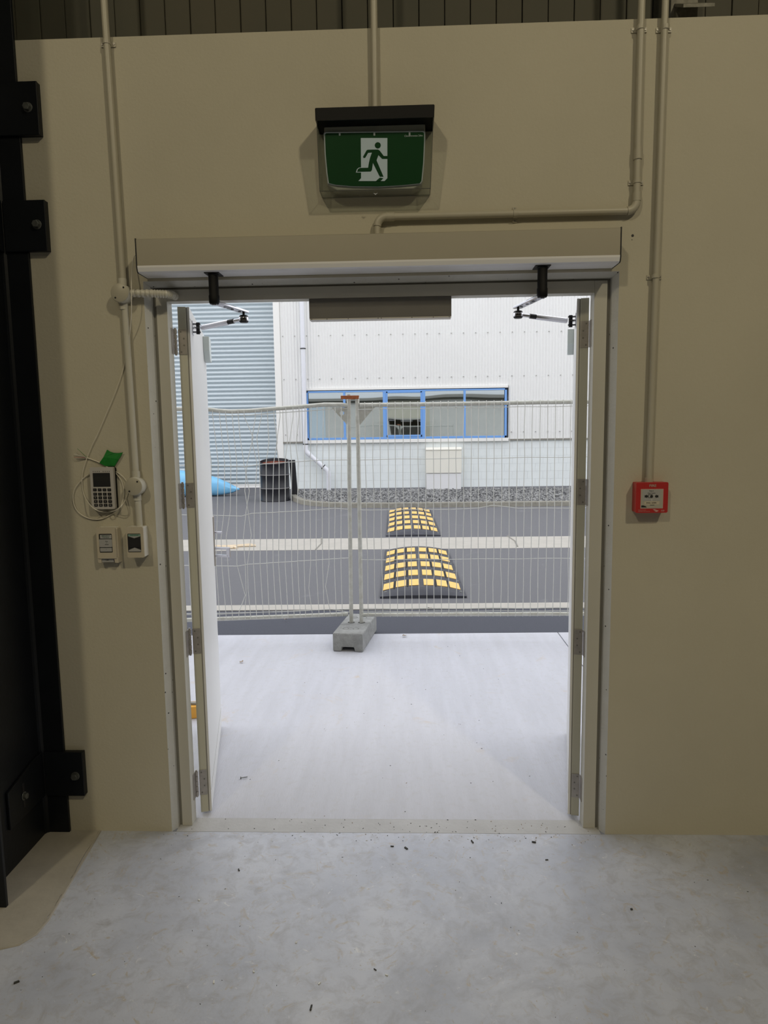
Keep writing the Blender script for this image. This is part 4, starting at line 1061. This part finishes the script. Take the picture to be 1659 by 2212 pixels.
for sg, x0 in ((1,670),(-1,942)):
    pts = [(0,-22),(38,-22),(38,-38),(72,0),(38,38),(38,22),(0,22)]
    MB().prism([FV(x0+sg*u, 665+v, yy) for u, v in pts], (0,-.0004,0)).build('arrow', m_print, el)
c_ = FV(806,668,yy); MB().tube([c_, c_+Vector((0,-.0008,0))], .0053, 20).build('push_dot', m_print, el)
q = MB(); [q.prism([FV(a_,b_,yy) for a_, b_ in qd], (0,-.0003,0)) for qd in (((740,628),(830,628),(830,636),(740,636)),((740,628),(750,628),(750,696),(740,696)),((740,688),(790,688),(790,696),(740,696)))]; q.build('dot_frame', m_print, el)
c_ = FV(810,738,yy); MB().tube([c_, c_+Vector((0,-.0008,0))], .002, 10).build('indicator', m_white, el)
flab(662,768,960,828, m_cream, 'zone_sticker', -.0499, -.0004)
text('ZWIL1 AD091', .0062, FV(805,797,-.0506), fc, m_print, depth=.0002)
text('2.CARETAKER', .0026, FV(818,842,-.0502), fc, m_print, depth=.0002)
q = MB(); q.prism([FV(602,848,-.0502), FV(640,845,-.0502), FV(690,862,-.0502), FV(712,884,-.0502), FV(600,886,-.0502)], (0,-.0003,0)); q.build('smudge_mark', m_print, el)
text('FFP', .0082, FV(1028,955,-.0484), fc, m_redprint)
MB().prism([FV(a_,b_,-.0484) for a_, b_ in ((828,925),(870,922),(900,935),(950,950),(905,975),(855,962),(900,955),(865,948))], (0,-.0004,0)).build('logo_mark', m_redprint, el)
text('FIRE PROTECTION', .0030, FV(540,941,-.0484), fc, m_redprint, align='LEFT', sx=1.15, depth=.0002); text('MAINTAINED BY FIRST PROTECTION', .0026, FV(540,968,-.0484), fc, m_redprint, align='LEFT', depth=.0002)

# ================================================================== SMALL LOOSE THINGS
wg = empty('wheel_chock', (-1.3, 1.1, 0), 'yellow plastic wedge on the apron behind the left door leaf', 'wedge')
MB().prism([(-1.52,1.05,.0),(-1.17,1.13,.0),(-1.19,1.21,.0),(-1.52,1.16,.0)], (0,0,.07)).build('wedge_body', m_orange, wg, bevel=.006)
MB().box(-1.5, -1.2, 1.14, 1.165, .07, .082).build('top_strip', m_seal, wg)
# screw on the apron
p = G(521,1680,.005); sv = empty('loose_screw', tuple(p), 'loose steel screw lying on the apron near the left leaf', 'screw')
MB().tube([p+Vector((-.0,0,0)), p+Vector((.028,.008,0))], .0022, 8).build('shank', m_bolt, sv); MB().tube([p+Vector((-.004,-.0012,0)), p], .0055, 10).build('head', m_bolt, sv)
# dry leaves
def dleaf(px, py, s_, label):
    p = G(px, py, .006); q = MB(); rl = random.Random(px)
    N = 9; ctr = p+Vector((0,0,.004)); pts = [p+Vector((s_*math.cos(2*PI*k/N)*rl.uniform(.6,1.2), s_*.8*math.sin(2*PI*k/N)*rl.uniform(.6,1.2), rl.uniform(0,.012))) for k in range(N)]
    q.add([ctr]+pts, [(0,k+1,(k+1)%N+1) for k in range(N)])
    o = q.build('dry_leaf', m_leafd, org=tuple(p)); md = o.modifiers.new('s', 'SOLIDIFY'); md.thickness = .0015
    tag(o, label, 'leaf', 'dry leaves on the ground')
dleaf(873,1374,.02,'crumpled brown leaf on the apron right of the fence foot'); dleaf(522,1430,.016,'brown leaf on the apron near the left leaf edge')
dleaf(929,1314,.018,'brown leaf on the fresh asphalt right of the fence foot'); dleaf(617,1338,.014,'small pale leaf on the dark asphalt left of the fence foot')
p = G(505,1181,.0); q = MB()
for k in range(5): q.tube(smooth_path([p+Vector((random.uniform(-.45,.35), random.uniform(-.2,.1), .012)) for _ in range(4)]), .02, 5)
o = q.build('cloth_scrap', mat('pale_scrap', (.72,.60,.44), .8), org=tuple(p)); tag(o, 'crumpled pale cloth scrap lying on the concrete channel', 'scrap')
# grit and chips on the floor
q = MB(); rg = random.Random(21)
def chip(x, y, s_, mi, z=0):
    q.m = mi; a = rg.uniform(0, PI); ca, sa = math.cos(a), math.sin(a); l, w2 = s_*rg.uniform(.8,2.2), s_*rg.uniform(.5,.9)
    c4 = [(x+ca*u*l-sa*v*w2, y+sa*u*l+ca*v*w2) for u, v in ((-1,-1),(1,-.7),(.8,1),(-.9,.8))]
    q.add([(u,v,z) for u,v in c4]+[(u,v,z+s_*.9) for u,v in c4], [(0,3,2,1),(4,5,6,7),(0,1,5,4),(1,2,6,5),(2,3,7,6),(3,0,4,7)])
for k in range(120): chip(rg.gauss(-.1,.42), rg.uniform(-.06,.098), rg.uniform(.0008,.002), rg.choice((0,0,1,2)))
for k in range(45): chip(rg.gauss(.45,.16), rg.gauss(.0,.05), rg.uniform(.0008,.002), rg.choice((0,2,2)))
for k in range(110): chip(rg.uniform(-1.2,1.2), -abs(rg.gauss(0,.6)), rg.uniform(.0007,.0014), rg.choice((0,0,1)))
for k in range(50): chip(rg.uniform(-.8,.62), rg.uniform(.12,2.6), rg.uniform(.001,.002), rg.choice((0,0,2)), -.001)
for px, py in ((1020,1819),(1153,1820),(847,1829),(877,1833),(516,1880),(1181,1858),(810,2095),(1364,1965),(672,2178),(36,2123)):
    p = G(px, py); chip(p.x, p.y, rg.uniform(.003,.005), 0)
for px, py in ((640,2037),(462,2122),(203,2106),(690,2125),(835,2107),(548,2100),(672,2180),(430,1945)): p = G(px, py); chip(p.x, p.y, .003, 1)
o = q.build('floor_grit', [m_chip, m_chipw, m_leafd]); tag(o, 'scattered grit and small chips on the concrete around the threshold', 'debris', kind='stuff')

# ================================================================== OUTSIDE OF OUR OWN BUILDING (seen mirrored in the far window)
ob = empty('outer_facade', (0, .3, 3), 'outer face of the hall, grey cladding above the concrete panel', kind='structure')
MB().box(WX0, WX1, .27, .33, WH+.02, 7.2).build('outer_cladding', m_extclad, ob)
MB().box(WX0, WX1, .262, .36, WH+.0, WH+.14).build('shadow_ledge', m_seal, ob)  # ledge coloured dark to stand in for its shadow line
MB().box(WX0, -1.3, .1255, .13, 0, WH).build('precast_face', m_extw, ob); MB().box(1.1, WX1, .1255, .13, 0, WH).build('precast_face', m_extw, ob)
sho = MB().box(-7.6, -3.9, .128, .15, 0, 2.95).build('outer_shutter', m_slat, ob)
